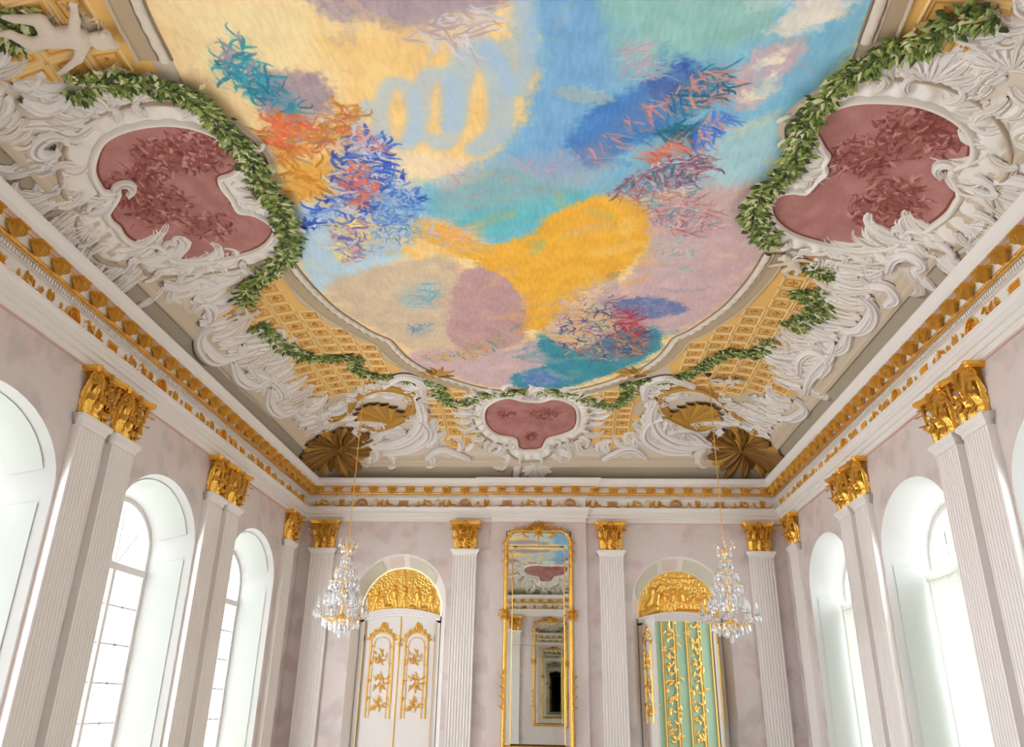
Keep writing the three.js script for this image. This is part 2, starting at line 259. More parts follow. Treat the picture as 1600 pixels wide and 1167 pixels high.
const modillionGeo = (() => {
  const body = new THREE.SphereGeometry(1, 14, 9, 0, TAU, PI / 2, PI / 2), p = body.attributes.position;
  for (let i = 0; i < p.count; i++) { const x = p.getX(i), y = p.getY(i), z = p.getZ(i), a = atan2(z, x), k = 1 + 0.24 * cos(a * 7) * (1 - abs(y) * 0.4); p.setXYZ(i, x * 0.082 * k, y * 0.1 + 0.055, z * 0.068 * k + 0.075); }
  body.computeVertexNormals();
  return merge([body, box(0.19, 0.02, 0.155, 0, 0.092, 0.07), box(0.165, 0.022, 0.14, 0, 0.071, 0.068), box(0.14, 0.016, 0.125, 0, 0.053, 0.066), new THREE.SphereGeometry(0.026, 8, 6).translate(0, -0.04, 0.08), ...[-1, 0, 1].map((k) => tube([[k * 0.05, 0.05, 0.13], [k * 0.045, 0.0, 0.15], [k * 0.025, -0.03, 0.115]], 0.013, 6, 5))]);
})();
// gilt ornaments of the frieze (local plane, 0.16 m high), five motifs in turn
const vine = (path, w, h = 0.02, n = 14) => ribbon(flat, path, (t) => w * (0.35 + 0.65 * sin(PI * min(1, t * 0.9 + 0.08))), (u) => h * sqrt(max(0, 1 - u * u)) + 0.004, n, 4);
const sprig = (x, y, dir, len, bend, w = 0.016) => plume(flat, curl(x, y, dir, len, bend), w, 0.03, 2, 7, 6);
const MOTIF = [
  merge([vine([[-0.2, 0.04], [-0.12, 0.02], [-0.03, 0.05], [0.02, 0.11], [0.07, 0.12], [0.08, 0.08]], 0.013), sprig(0.0, 0.05, 1.2, 0.12, 0.9, 0.03), sprig(-0.05, 0.04, 0.3, 0.14, -0.8, 0.022), sprig(0.05, 0.1, 0.3, 0.11, -1.6, 0.026), vine([[0.02, 0.05], [0.1, 0.03], [0.2, 0.05]], 0.01), sprig(-0.1, 0.03, 2.2, 0.09, -1.2, 0.018)]),
  merge([vine(spiral(0, 0.03, 0.13, 0.1, PI, 0, 10), 0.014, 0.03, 18), vine(spiral(0, 0.03, 0.09, 0.085, PI, 0, 8), 0.009), ...[-2, -1, 0, 1, 2].map((k) => vine([[k * 0.02, 0.03], [k * 0.036, 0.1 - abs(k) * 0.012]], 0.006)), vine([[-0.2, 0.05], [-0.16, 0.01], [-0.1, 0.02]], 0.012), vine([[0.2, 0.05], [0.16, 0.01], [0.1, 0.02]], 0.012), vine([[-0.09, 0.025], [0.09, 0.025]], 0.008)]),
  merge([vine([[-0.19, 0.1], [-0.13, 0.14], [-0.09, 0.1], [-0.12, 0.07]], 0.012), vine([[-0.09, 0.1], [-0.02, 0.03], [0.07, 0.03], [0.12, 0.09], [0.08, 0.12]], 0.015, 0.03), sprig(-0.02, 0.03, 2.0, 0.13, -1.4, 0.028), sprig(0.05, 0.03, 0.9, 0.14, 1.0, 0.03), sprig(0.1, 0.05, 0.1, 0.11, -0.6, 0.02), sprig(-0.08, 0.07, -2.2, 0.09, 1.0, 0.018)]),
  merge([...[-3, -2, -1, 0, 1, 2, 3].map((k) => vine([[k * 0.026 - 0.03, 0.025], [k * 0.026 + 0.03, 0.125]], 0.0045, 0.012, 4)), ...[-3, -2, -1, 0, 1, 2, 3].map((k) => vine([[k * 0.026 + 0.03, 0.03], [k * 0.026 - 0.03, 0.12]], 0.0045, 0.01, 4)), vine([[-0.17, 0.03], [-0.1, 0.015], [0, 0.04], [0.1, 0.015], [0.17, 0.04]], 0.011)]),
  merge([sprig(0, 0.02, 1.6, 0.14, 0.4, 0.034), sprig(0.0, 0.02, 0.9, 0.14, 0.9, 0.026), sprig(0, 0.02, 2.3, 0.14, -0.9, 0.026), vine([[-0.18, 0.06], [-0.12, 0.02], [0, 0.02], [0.12, 0.02], [0.19, 0.07], [0.16, 0.1]], 0.012), vine(spiral(-0.17, 0.08, 0.03, 0.012, -1, 4, 8), 0.009)]),
];
const MOTIF_ORDER = [0, 4, 1, 2, 3, 0, 2, 1, 4, 3];
const SIDES = [['far end', 0, 5, 0, 25, 9.76], ['right', 5, 6, -PI / 2, 51, 19.46], ['back end', 6, 11, PI, 25, 9.76], ['left', 11, 12, PI / 2, 51, 19.46]];
SIDES.forEach(([nm, a, b, turn, count, len], si) => {
  const t = struct('trim_' + (si + 1), `white entablature with gilt modillions and frieze along the ${nm} wall`, sweepPlan(PROFILE, a, b), M.white);
  mesh('gilt_bead', [sweepPlan(octo(0.115, 4.077, 0.02), a, b, true), sweepPlan(octo(0.1, 4.048, 0.008), a, b, true)], M.gilt, t);
  mesh('gilt_line', sweepPlan([[0.18, 4.199], [0.18, 4.188], [0.196, 4.188], [0.196, 4.199]], a, b, true), M.giltSoft, t);
  mesh('gilt_line', sweepPlan([[0.0, 3.803], [0.014, 3.803], [0.014, 3.813], [0.0, 3.813]], a, b, true), M.giltSoft, t);
  mesh('pink_fillet', sweepPlan([[-0.04, 3.485], [-0.015, 3.485], [-0.015, 3.5], [-0.04, 3.5]], a, b, true), M.pink, t);
  mesh('pink_soffit', sweepPlan([[0.255, 4.199], [0.21, 4.1985], [0.21, 4.1975], [0.255, 4.1975]], a, b, true), M.pink, t);
  const side = si === 0 || si === 2 ? HL : HW, half = len / 2, place = (u, ins, y) => { const d = side - ins, back = V(u, 0, -d).applyAxisAngle(V(0, 1, 0), turn); return [back.x, EYE + y, back.z + ZC]; };
  const sal = (u) => side === HL && abs(u) < 0.98 ? 0.07 : 0;
  for (let k = 0; k < count; k++) { const u = -half + len * (k + 0.5) / count, m = mesh('modillion', modillionGeo, M.gilt, t); m.position.set(...place(u, 0.12 + sal(u), 4.1)); m.rotation.y = turn; }
  const nf = floor(len / 0.44);
  for (let k = 0; k < nf; k++) { const u = -half + len * (k + 0.5) / nf, m = mesh('frieze_ornament', MOTIF[MOTIF_ORDER[(k + si * 3) % 10]], M.gilt, t); m.position.set(...place(u, 0.002 + sal(u), 3.806)); m.rotation.y = turn; m.scale.set(1.1, 1.16, 1.3); }
  const dn = floor(len / 0.048), dent = []; for (let k = 0; k < dn; k++) { const u = -half + len * (k + 0.5) / dn, g = box(0.028, 0.05, 0.03); g.rotateY(turn).translate(...place(u, 0.062 + sal(u), 4.021)); dent.push(g); }
  mesh('dentil_row', dent, M.white, t).userData.kind = 'stuff';
});
// narrow beige moulding that edges the painted part of the ceiling
{ const R = (ins) => [[-5 + ins, ZC - HL + ins], [5 - ins, ZC - HL + ins], [5 - ins, ZC + HL - ins], [-5 + ins, ZC + HL - ins]];
  const strip = (i0, i1, l0, l1) => { const A = R(i0), B = R(i1), pos = [], uv = [], N = 60; for (let k = 0; k < 4; k++) for (let i = 0; i < N; i++) { const q = (P, t, l) => ceil(mix(P[k][0], P[(k + 1) % 4][0], t), mix(P[k][1], P[(k + 1) % 4][1], t), l), a = q(A, i / N, l0), b = q(A, (i + 1) / N, l0), c = q(B, (i + 1) / N, l1), d = q(B, i / N, l1); for (const v of [a, b, c, a, c, d]) { pos.push(v.x, v.y, v.z); uv.push(i * 0.3, 0); } } const g = new THREE.BufferGeometry(); g.setAttribute('position', new THREE.Float32BufferAttribute(pos, 3)); g.setAttribute('uv', new THREE.Float32BufferAttribute(uv, 2)); g.computeVertexNormals(); return g; };
  mesh('cove_band', strip(0.02, 0.295, 0.004, 0.004), M.olive, ceiling);
  mesh('cove_moulding', [strip(0.295, 0.3, 0.002, 0.04), strip(0.3, 0.335, 0.04, 0.05), strip(0.335, 0.37, 0.05, 0.03), strip(0.37, 0.42, 0.03, 0.035), strip(0.42, 0.45, 0.035, 0.012), strip(0.45, 0.56, 0.012, 0.004)], M.beige, ceiling);
}

// ---------------------------------------------------------------- pilasters
function leafGeo(h, w, out) {
  const n = 11, m = 8, pos = [], uv = [], idx = [];
  for (let i = 0; i <= n; i++) for (let j = 0; j <= m; j++) {
    const t = i / n, u = j / m * 2 - 1, k = sst(0.62, 1, t), ph = k * 2.7, r = h * 0.2;
    const ww = w / 2 * (0.6 + 0.45 * sin(PI * min(1, t * 1.05))) * (1 + 0.2 * sin(t * 24)) * (1 - 0.55 * sst(0.7, 1, t));
    pos.push(u * ww, h * 0.8 * min(t / 0.8, 1) * (1 - 0.0) * (t < 0.8 ? 1 : 1) + r * sin(ph) * 0.9, out * t * t + r * (1 - cos(ph)) + 0.011 * cos(u * PI * 2) - 0.045 * u * u); uv.push(u * ww, t * h);
  }
  for (let i = 0; i < n; i++) for (let j = 0; j < m; j++) { const a = i * (m + 1) + j, b = a + m + 1; idx.push(a, a + 1, b, b, a + 1, b + 1); }
  const g = new THREE.BufferGeometry(); g.setAttribute('position', new THREE.Float32BufferAttribute(pos, 3)); g.setAttribute('uv', new THREE.Float32BufferAttribute(uv, 2)); g.setIndex(idx); g.computeVertexNormals(); return g;
}
function makePilaster(w, label, group) {
  const t = thing('pilaster', label, 'pilaster', [0, 0, 0], group), P = 0.09, top = EYE + 2.8;
  const sh = new THREE.Shape(), N = 8, pitch = (w - 0.03) / N; sh.moveTo(-w / 2, 0); sh.lineTo(-w / 2, -P);
  for (let k = 0; k < N; k++) { const x = -w / 2 + 0.015 + pitch * (k + 0.5), r = pitch * 0.36; sh.lineTo(x - r, -P); for (let i = 1; i < 5; i++) { const a = PI * i / 5; sh.lineTo(x - r * cos(a), -P + r * 0.85 * sin(a)); } sh.lineTo(x + r, -P); }
  sh.lineTo(w / 2, -P); sh.lineTo(w / 2, 0); sh.closePath();
  mesh('shaft', new THREE.ExtrudeGeometry(sh, { depth: top - 0.3, bevelEnabled: false, curveSegments: 2 }).rotateX(-PI / 2).translate(0, 0.3, 0), M.pilaster, t);
  mesh('base', [box(w + 0.14, 0.14, P + 0.06, 0, 0.07, (P + 0.06) / 2), box(w + 0.08, 0.08, P + 0.04, 0, 0.18, (P + 0.04) / 2), box(w + 0.03, 0.1, P + 0.015, 0, 0.26, (P + 0.015) / 2)], M.pilaster, t);
  const nk = []; [[0, 0.012], [0.03, 0.012], [0.05, 0.02], [0.08, 0.045], [0.1, 0.055], [0.13, 0.055]].forEach((q, i, A) => { if (i) { const [y0, a] = A[i - 1], [y1, b] = q, s = new THREE.CylinderGeometry(1, 1, 1, 4, 1).rotateY(PI / 4), p = s.attributes.position; for (let k = 0; k < p.count; k++) { const up = p.getY(k) > 0, e = up ? b : a, sx = Math.sign(p.getX(k)) * (abs(p.getX(k)) > 1e-4 ? 1 : 0), sz = p.getZ(k) > 1e-4 ? 1 : 0; p.setXYZ(k, sx * (w / 2 + e), top + (up ? y1 : y0), sz * (P + e)); } s.computeVertexNormals(); nk.push(s); } });
  mesh('neck_moulding', nk, M.pilaster, t);
  const cap = new THREE.Group(); cap.name = 'capital'; cap.position.set(0, EYE + 2.93, 0); t.add(cap);
  mesh('bell', [box(w * 0.86, 0.52, P * 0.6, 0, 0.26, P * 0.3)], M.gilt, cap);
  const L = (h, lw, x, z, ry, y = 0) => { const m = mesh('acanthus_leaf', leafGeo(h, lw, 0.045), M.gilt, cap); m.position.set(x, y, z); m.rotation.y = ry; };
  for (const k of [-1, 0, 1]) L(0.25, w * 0.27, k * w * 0.34, P + 0.02, k * 0.2);
  for (const k of [-1, 1]) L(0.41, w * 0.23, k * w * 0.17, P - 0.01, k * 0.1, 0.03);
  for (const k of [-1, 1]) L(0.39, w * 0.19, k * w * 0.45, P - 0.03, k * 0.6, 0.03);
  for (const k of [-1, 1]) { const sp = spiral(0, 0, 0.082, 0.014, PI * 0.9, PI * 0.9 - 3.45 * PI, 22).map((p) => [p[0], p[1], 0]); const v = mesh('volute', [new THREE.TubeGeometry(new THREE.CatmullRomCurve3([V(-0.13, -0.2, -0.03), V(-0.1, -0.06, -0.01), ...sp.map((p) => V(...p))]), 40, 0.017, 6), new THREE.SphereGeometry(0.02, 8, 6)], M.gilt, cap); v.scale.x = k; v.position.set(k * (w * 0.5 - 0.01), 0.43, P + 0.055); v.rotation.y = k * 0.5; }
  for (const k of [-1, 1]) { const v = mesh('volute', tube(spiral(0, 0, 0.055, 0.012, PI, PI - 9, 16).map((p) => [p[0] * -k, p[1], 0]), 0.012, 24, 5), M.gilt, cap); v.position.set(k * 0.06, 0.43, P + 0.05); }
  const Rc = rng(3); for (let k = 0; k < 22; k++) { const x = (Rc() - 0.5) * w * 0.98, y = 0.04 + 0.42 * (k + Rc()) / 22, z = P + 0.035 + 0.03 * Rc(); mesh('leaflet', plume((a, b, l) => V(a, b, z + l), curl(x, y, PI / 2 + (Rc() - 0.5) * 2.6, 0.1 + 0.05 * Rc(), (Rc() - 0.5) * 5), 0.026, 0.05, 2, 7, 5), M.gilt, cap); }
  const ab = new THREE.Shape(), a0 = w / 2 + 0.085; ab.moveTo(-a0, 0); ab.lineTo(-a0, -(P + 0.1)); ab.lineTo(-a0 + 0.035, -(P + 0.13)); ab.quadraticCurveTo(0, -(P + 0.03), a0 - 0.035, -(P + 0.13)); ab.lineTo(a0, -(P + 0.1)); ab.lineTo(a0, 0); ab.closePath();
  mesh('abacus', [new THREE.ExtrudeGeometry(ab, { depth: 0.035, bevelEnabled: true, bevelSize: 0.006, bevelThickness: 0.006, bevelSegments: 1 }).rotateX(-PI / 2).translate(0, 0.529, 0), new THREE.ExtrudeGeometry(ab, { depth: 0.028, bevelEnabled: false }).rotateX(-PI / 2).scale(0.94, 1, 0.92).translate(0, 0.5, 0)], M.gilt, cap);
  const fl = []; for (let i = 0; i < 7; i++) fl.push(new THREE.SphereGeometry(0.032, 7, 5).scale(1, 0.8, 0.6).translate(0.038 * cos(i * TAU / 6) * (i < 6), 0.038 * sin(i * TAU / 6) * (i < 6), i < 6 ? 0 : 0.02));
  const fm = mesh('flower', fl, M.gilt, cap); fm.position.set(0, 0.525, P + 0.085);
  return t;
}
{ const order = ['nearest the camera', 'second along from the camera', 'third along from the camera', 'fourth along from the camera'], pairZ = [-8.735, -9.465, -12.435, -13.165];
  let proto;
  for (const s of [-1, 1]) {
    const side = s < 0 ? 'left' : 'right', put = (z, label) => { const o = proto ? dup(proto, label) : (proto = makePilaster(0.54, label, 'paired pilasters between the windows')); o.position.set(s * WALL, 0, z); o.rotation.y = -s * PI / 2; };
    pairZ.forEach((z, i) => put(z, `white fluted pilaster with gilt leafy capital on the ${side} wall, ${order[i]}`));
    put(-16.3, `white fluted pilaster with gilt capital on the ${side} wall, close to the far corner`);
  }
  let p2; for (const [x, label] of [[-4.51, 'fluted pilaster at the left end of the far wall behind the chandelier'], [-1.52, 'fluted pilaster between the closed door and the tall mirror'], [1.49, 'fluted pilaster between the tall mirror and the open doorway'], [4.51, 'fluted pilaster at the right end of the far wall behind the chandelier']]) { const o = p2 ? dup(p2, label) : (p2 = makePilaster(0.48, label, 'pilasters of the end wall')); o.position.set(x, 0, ZC - WZ); }
  for (const [x, label] of [[-1.5, 'fluted pilaster on the end wall, seen only in the mirror at left'], [1.5, 'fluted pilaster on the end wall, seen only in the mirror at right'], [-4.5, 'fluted pilaster on the end wall behind the viewer, left corner'], [4.5, 'fluted pilaster on the end wall behind the viewer, right corner']]) { const o = dup(p2, label); o.position.set(x, 0, ZC + WZ); o.rotation.y = PI; }
}

// one tapered brush stroke with an S-bend
function flame(x, px, py, t, len, b1, b2, w, style) {
  const L = [], Rr = []; for (let i = 0; i <= 8; i++) { const k = i / 8, h = w * pow(sin(PI * min(1, 0.08 + k * 0.9)), 0.4) * (1 - 0.3 * k); L.push([px - sin(t) * h, py + cos(t) * h]); Rr.unshift([px + sin(t) * h, py - cos(t) * h]); t += mix(b1, b2, k) / 8; px += cos(t) * len / 8; py += sin(t) * len / 8; }
  x.fillStyle = style; x.beginPath(); [...L, ...Rr].forEach((q, i) => i ? x.lineTo(...q) : x.moveTo(...q)); x.closePath(); x.fill();
}
// ---------------------------------------------------------------- the painted field in the middle of the ceiling
const PX = 150, FX = 3.4, FZ = -14.1, FW = 1020, FH = 2048, toC = (p) => [(p[0] + FX) * PX, (p[1] - FZ) * PX];
const fresco = (() => {
  const [c, x] = canvas(FW, FH), R = rng(21);
  const shape = (poly) => { const q = spline(poly, poly.length * 6, true).map(toC); x.beginPath(); q.forEach((p, i) => i ? x.lineTo(...p) : x.moveTo(...p)); x.closePath(); };
  x.fillStyle = css([251, 219, 162]); x.fillRect(0, 0, FW, FH);
  const patch = (col, blur, poly, a = 1) => { x.filter = `blur(${blur * 0.5}px)`; x.fillStyle = css(col, a); shape(poly); x.fill(); x.filter = 'none'; };
  patch([251, 226, 170], 30, [[-2.71,-4.43], [-2.84,-5.46], [-2.46,-6.07], [-1.73,-5.27], [-1.50,-4.48]]);
  patch([176, 158, 166], 12, [[-1.48,-4.42], [-1.59,-4.92], [-1.41,-5.10], [-1.18,-5.06], [-0.89,-5.29], [-0.54,-5.17], [-0.36,-5.04], [0.02,-4.95], [0.10,-4.48]]);
  patch([172, 152, 160], 9, [[-2.42,-5.85], [-2.14,-5.65], [-1.91,-5.67], [-1.65,-5.83], [-1.76,-6.14], [-2.06,-6.42], [-2.37,-6.36], [-2.46,-6.16]]);
  patch([252, 211, 140], 16, [[-1.64,-5.35], [-1.05,-5.22], [-0.49,-5.21], [-0.06,-5.33], [0.22,-5.65], [0.22,-6.25], [-0.03,-6.79], [-0.74,-7.14], [-1.23,-6.80], [-1.53,-6.38], [-1.57,-5.75]]);
  patch([251, 226, 186], 14, [[-1.54,-6.69], [-1.10,-6.86], [-0.52,-7.10], [-0.49,-7.51], [-1.12,-7.87], [-1.52,-7.60]]);
  patch([134, 196, 226], 14, [[0.32,-4.49], [0.26,-5.35], [0.22,-6.07], [-0.09,-6.78], [-0.76,-7.32], [-1.23,-7.61], [-1.45,-7.99], [-0.87,-8.21], [-0.14,-8.91], [0.65,-8.05], [1.36,-7.68], [2.19,-7.58], [2.60,-7.25], [2.84,-6.30], [3.03,-5.44], [2.92,-4.59]]);
  patch([126, 180, 226], 20, [[0.34,-4.49], [0.27,-5.35], [0.22,-6.07], [0.03,-6.95], [0.36,-7.41], [0.77,-7.08], [0.99,-6.37], [0.88,-5.37], [0.73,-4.51]]);
  patch([108, 192, 206], 16, [[-1.27,-7.86], [-0.78,-7.50], [-0.19,-7.16], [0.36,-7.53], [0.79,-7.67], [0.35,-8.11], [-0.13,-8.67], [-0.59,-8.51], [-0.94,-8.14]]);
  patch([152, 204, 198], 20, [[0.86,-4.51], [0.91,-5.37], [1.18,-5.69], [1.69,-5.66], [2.14,-5.41], [2.20,-4.57]]);
  patch([70, 132, 206], 12, [[0.56,-6.70], [0.86,-6.18], [1.20,-5.93], [1.46,-5.66], [1.78,-5.75], [1.86,-6.04], [1.63,-6.49], [1.22,-6.83], [0.77,-7.25]]);
  patch([52, 92, 178], 8, [[1.23,-5.89], [1.46,-5.66], [1.70,-5.74], [1.65,-6.03], [1.40,-6.11]]);
  patch([172, 214, 226], 14, [[1.81,-6.90], [2.25,-6.51], [2.72,-6.52], [2.72,-7.48], [2.21,-7.71]]);
  patch([206, 186, 196], 5, [[2.06,-6.14], [2.17,-5.57], [2.45,-5.39], [2.58,-5.50], [2.50,-5.89], [2.30,-6.32]]);
  patch([242, 232, 214], 4, [[2.14,-5.82], [2.29,-5.61], [2.42,-5.48], [2.44,-5.61], [2.30,-5.79]]);
  patch([242, 232, 210], 4, [[2.12,-6.16], [2.29,-5.97], [2.43,-5.83], [2.42,-6.06], [2.25,-6.20]]);
  patch([238, 232, 222], 9, [[2.18,-5.34], [2.34,-5.14], [2.51,-4.82], [2.74,-4.77], [2.78,-5.16], [2.60,-5.32]]);
  patch([240, 184, 84], 7, [[-2.45,-6.60], [-2.29,-6.98], [-1.92,-6.89], [-2.11,-7.46], [-2.36,-7.73], [-2.62,-7.64], [-2.51,-7.21], [-2.57,-6.87]]);
  patch([188, 216, 234], 14, [[-2.72,-7.96], [-2.32,-7.83], [-2.03,-8.55], [-1.45,-8.87], [-1.85,-9.28], [-2.45,-9.61], [-2.90,-9.98], [-2.94,-9.16]]);
  patch([216, 194, 164], 10, [[-2.86,-9.98], [-2.23,-9.44], [-1.49,-9.12], [-0.97,-8.96], [-0.85,-9.56], [-1.14,-10.73], [-1.34,-11.90], [-1.88,-12.02], [-2.35,-11.27], [-2.72,-10.70]]);
  patch([196, 156, 156], 10, [[-0.89,-9.60], [-0.50,-9.26], [-0.19,-9.76], [-0.03,-10.54], [-0.04,-11.43], [-0.52,-12.04], [-1.23,-11.90], [-1.19,-10.73]]);
  patch([214, 184, 186], 14, [[-2.00,-12.15], [-1.35,-12.03], [-0.42,-12.04], [0.11,-11.67], [0.72,-12.19], [0.29,-13.63], [-0.64,-13.81], [-1.51,-13.23], [-1.99,-12.70]]);
  patch([214, 182, 184], 12, [[1.39,-8.07], [1.93,-7.70], [2.59,-7.54], [2.93,-8.39], [3.02,-9.14], [2.76,-10.39], [2.28,-11.46], [1.67,-11.22], [0.96,-10.36], [1.36,-9.61], [1.55,-8.95]]);
  patch([247, 184, 58], 7, [[-1.41,-8.30], [-0.95,-8.25], [-0.68,-8.55], [-0.42,-8.77], [0.03,-8.60], [0.27,-8.25], [0.57,-7.89], [0.86,-7.69], [1.15,-7.73], [1.40,-7.96], [1.54,-8.67], [1.37,-9.27], [1.19,-9.64], [0.94,-9.78], [0.69,-10.35], [0.12,-11.31], [-0.05,-11.24], [-0.04,-10.34], [-0.27,-9.66], [-0.66,-9.19], [-1.03,-8.80], [-1.33,-8.64]]);
  patch([252, 206, 130], 8, [[-1.46,-8.59], [-1.22,-8.51], [-1.19,-8.91], [-1.40,-9.12], [-1.49,-8.95]]);
  patch([56, 148, 170], 9, [[0.10,-11.43], [0.72,-12.06], [1.30,-11.45], [1.86,-11.18], [2.07,-11.82], [1.69,-12.69], [1.08,-13.38], [0.52,-13.79], [-0.29,-13.75], [-0.37,-13.16], [0.19,-12.72]]);
  patch([112, 128, 176], 6, [[1.20,-10.56], [1.67,-10.21], [2.25,-10.54], [2.19,-10.79], [1.64,-10.91]]);
  // thin glazes of neighbouring colours
  { const d = x.getImageData(0, 0, FW, FH).data; for (let k = 0; k < 900; k++) { const px = R() * FW, py = R() * FH, qx = clamp(px + (R() - 0.5) * 150, 0, FW - 1), qy = clamp(py + (R() - 0.5) * 150, 0, FH - 1), o = ((qy | 0) * FW + (qx | 0)) * 4, j = (R() - 0.5) * 26; flame(x, px, py, R() * TAU, 30 + 90 * R(), (R() - 0.5) * 3, (R() - 0.5) * 3, 5 + 14 * R(), css([d[o] + j, d[o + 1] + j, d[o + 2] + j], 0.28)); } }
  // ragged brush edges
  const src = x.getImageData(0, 0, FW, FH), dst = x.createImageData(FW, FH);
  for (let j = 0; j < FH; j++) for (let i = 0; i < FW; i++) {
    const u = i / 90, v = j / 90, dx = 12 * fbm(u, v, 3) + 6 * noise(u * 5, v * 5) + 4 * noise(u * 15, v * 6), dy = 12 * fbm(u + 40, v + 17, 3) + 6 * noise(u * 5 + 9, v * 5) + 4 * noise(u * 6, v * 15 + 3), k = 7 * noise(u * 9, v * 2.2) + 6 * noise(u * 1.3 + 3, v * 1.1);
    const a = (clamp(j + dy | 0, 0, FH - 1) * FW + clamp(i + dx | 0, 0, FW - 1)) * 4, o = (j * FW + i) * 4;
    dst.data[o] = src.data[a] + k; dst.data[o + 1] = src.data[a + 1] + k; dst.data[o + 2] = src.data[a + 2] + k * 0.8; dst.data[o + 3] = 255;
  }
  x.putImageData(dst, 0, 0);
  // pale blue looping bands over the yellow
  const band = (col, w, path, a = 0.9) => { const q = spline(path, 40).map(toC); x.filter = 'blur(3px)'; x.strokeStyle = css(col, a); x.lineWidth = w; x.lineCap = x.lineJoin = 'round'; x.beginPath(); q.forEach((p, i) => i ? x.lineTo(...p) : x.moveTo(...p)); x.stroke(); x.filter = 'none'; };
  band([184, 207, 230], 24, [[-1.71,-6.70], [-1.53,-6.31], [-1.39,-6.14], [-1.31,-6.30], [-1.32,-6.61], [-1.44,-6.86], [-1.35,-6.49], [-1.23,-6.08], [-1.10,-5.84], [-0.98,-5.86], [-0.95,-6.16], [-1.00,-6.56], [-1.12,-6.78], [-1.24,-6.72]], 0.72);
  band([180, 206, 231], 30, [[-1.06,-6.64], [-0.92,-6.37], [-0.83,-5.95], [-0.70,-5.73], [-0.58,-5.79], [-0.55,-6.14], [-0.62,-6.55], [-0.75,-6.77], [-0.86,-6.65]], 0.72);
  band([174, 204, 231], 40, [[-0.60,-6.42], [-0.48,-5.87], [-0.33,-5.49], [-0.20,-5.42], [-0.12,-5.69], [-0.10,-6.15], [-0.17,-6.59], [-0.40,-6.85]], 0.75);
  band([168, 202, 232], 26, [[-0.17,-5.45], [-0.07,-5.61], [-0.00,-5.87], [0.05,-6.00], [0.15,-5.65], [0.21,-5.20], [0.14,-4.86]], 0.75);
  band([168, 202, 232], 12, [[-0.02,-5.34], [0.04,-5.57], [0.09,-5.34], [0.10,-5.05]], 0.6);
  // writhing clusters of coloured strokes
  const cluster = (poly, cols, count, len, w, curly = 1, dir = null, a = 0.85) => { const b = bounds(poly), mean = [0, 1, 2].map((k) => cols.reduce((o, c2) => o + c2[k] / cols.length, 0));
    x.filter = 'blur(12px)'; x.fillStyle = css(mean, 0.28); shape(poly); x.fill(); x.filter = 'none';
    for (let k = 0, tries = 0; k < count * 2.2 && tries < count * 30; tries++) { const p = [mix(b[0], b[1], R()), mix(b[2], b[3], R())]; if (!inside(p, poly)) continue; k++;
      const [px, py] = toC(p), t = dir === null ? floor(R() * 8) * TAU / 8 + fbm(p[0], p[1], 2) * 3 : dir + (R() - 0.5) * 0.9, s1 = R() < 0.5 ? -1 : 1, q = cols[floor(R() * cols.length)], j = (R() - 0.5) * 34;
      flame(x, px, py, t, len * (2.6 + 5 * R()), s1 * curly * (1.5 + 4 * R()), -s1 * curly * (1.5 + 5 * R()), w * (0.18 + 0.42 * R()), css(q.map((v) => v + j), a)); } };
  cluster([[-2.66,-5.43], [-2.41,-5.44], [-2.28,-5.14], [-2.30,-5.60], [-2.19,-5.82], [-2.03,-6.09], [-2.15,-6.25], [-2.34,-5.99], [-2.49,-5.96], [-2.61,-5.65]], [[24, 140, 168], [50, 160, 184], [30, 120, 150], [150, 140, 160]], 62, 6, 7, 1.2);
  cluster([[-2.58,-6.50], [-2.24,-6.27], [-1.92,-6.37], [-1.62,-6.10], [-1.52,-6.39], [-1.78,-6.73], [-2.19,-6.88], [-2.55,-6.92]], [[206, 132, 40], [226, 152, 62], [190, 120, 60], [172, 146, 150], [222, 104, 66]], 95, 6, 7, 1.2);
  cluster([[-2.43,-6.36], [-2.08,-6.27], [-2.07,-6.47], [-2.48,-6.71]], [[236, 104, 74], [226, 128, 80]], 18, 5, 7, 1);
  cluster([[-2.49,-7.11], [-2.54,-7.57], [-2.28,-7.70], [-2.05,-7.40], [-2.03,-7.11]], [[220, 150, 44], [204, 130, 36]], 16, 7, 8, 0.8);
  cluster([[-2.67,-8.27], [-2.15,-7.64], [-1.93,-7.05], [-1.60,-6.53], [-1.32,-6.61], [-1.33,-6.90], [-1.32,-7.30], [-1.14,-7.74], [-1.34,-8.27], [-1.73,-8.26], [-2.01,-7.98], [-2.44,-8.27]], [[42, 86, 202], [54, 104, 214], [38, 70, 176], [110, 156, 224], [210, 220, 236]], 190, 6, 8, 1.3);
  cluster([[-1.94,-7.22], [-1.61,-7.01], [-1.59,-7.60], [-1.90,-7.98]], [[238, 96, 74], [232, 130, 90]], 16, 4, 9, 1);
  cluster([[-1.56,-6.48], [-1.40,-6.49], [-1.45,-6.90], [-1.65,-6.89]], [[228, 116, 100], [216, 196, 206]], 10, 5, 6, 1);
  cluster([[-1.50,-7.48], [-1.08,-7.61], [-1.31,-8.57], [-1.89,-9.02], [-1.91,-8.55]], [[120, 176, 220], [96, 150, 214], [180, 210, 232]], 60, 6, 5, 1.2);
  cluster([[-2.27,-8.18], [-1.79,-8.19], [-2.06,-9.10], [-2.42,-9.14]], [[240, 226, 130], [236, 214, 120], [186, 134, 164], [84, 110, 196], [206, 150, 150]], 60, 5, 7, 1.3);
  cluster([[-1.32,-8.13], [-0.73,-8.36], [-0.46,-8.82], [-0.80,-8.97], [-1.24,-8.60]], [[248, 190, 90], [244, 170, 110], [180, 190, 214]], 40, 8, 5, 0.6, 0.4);
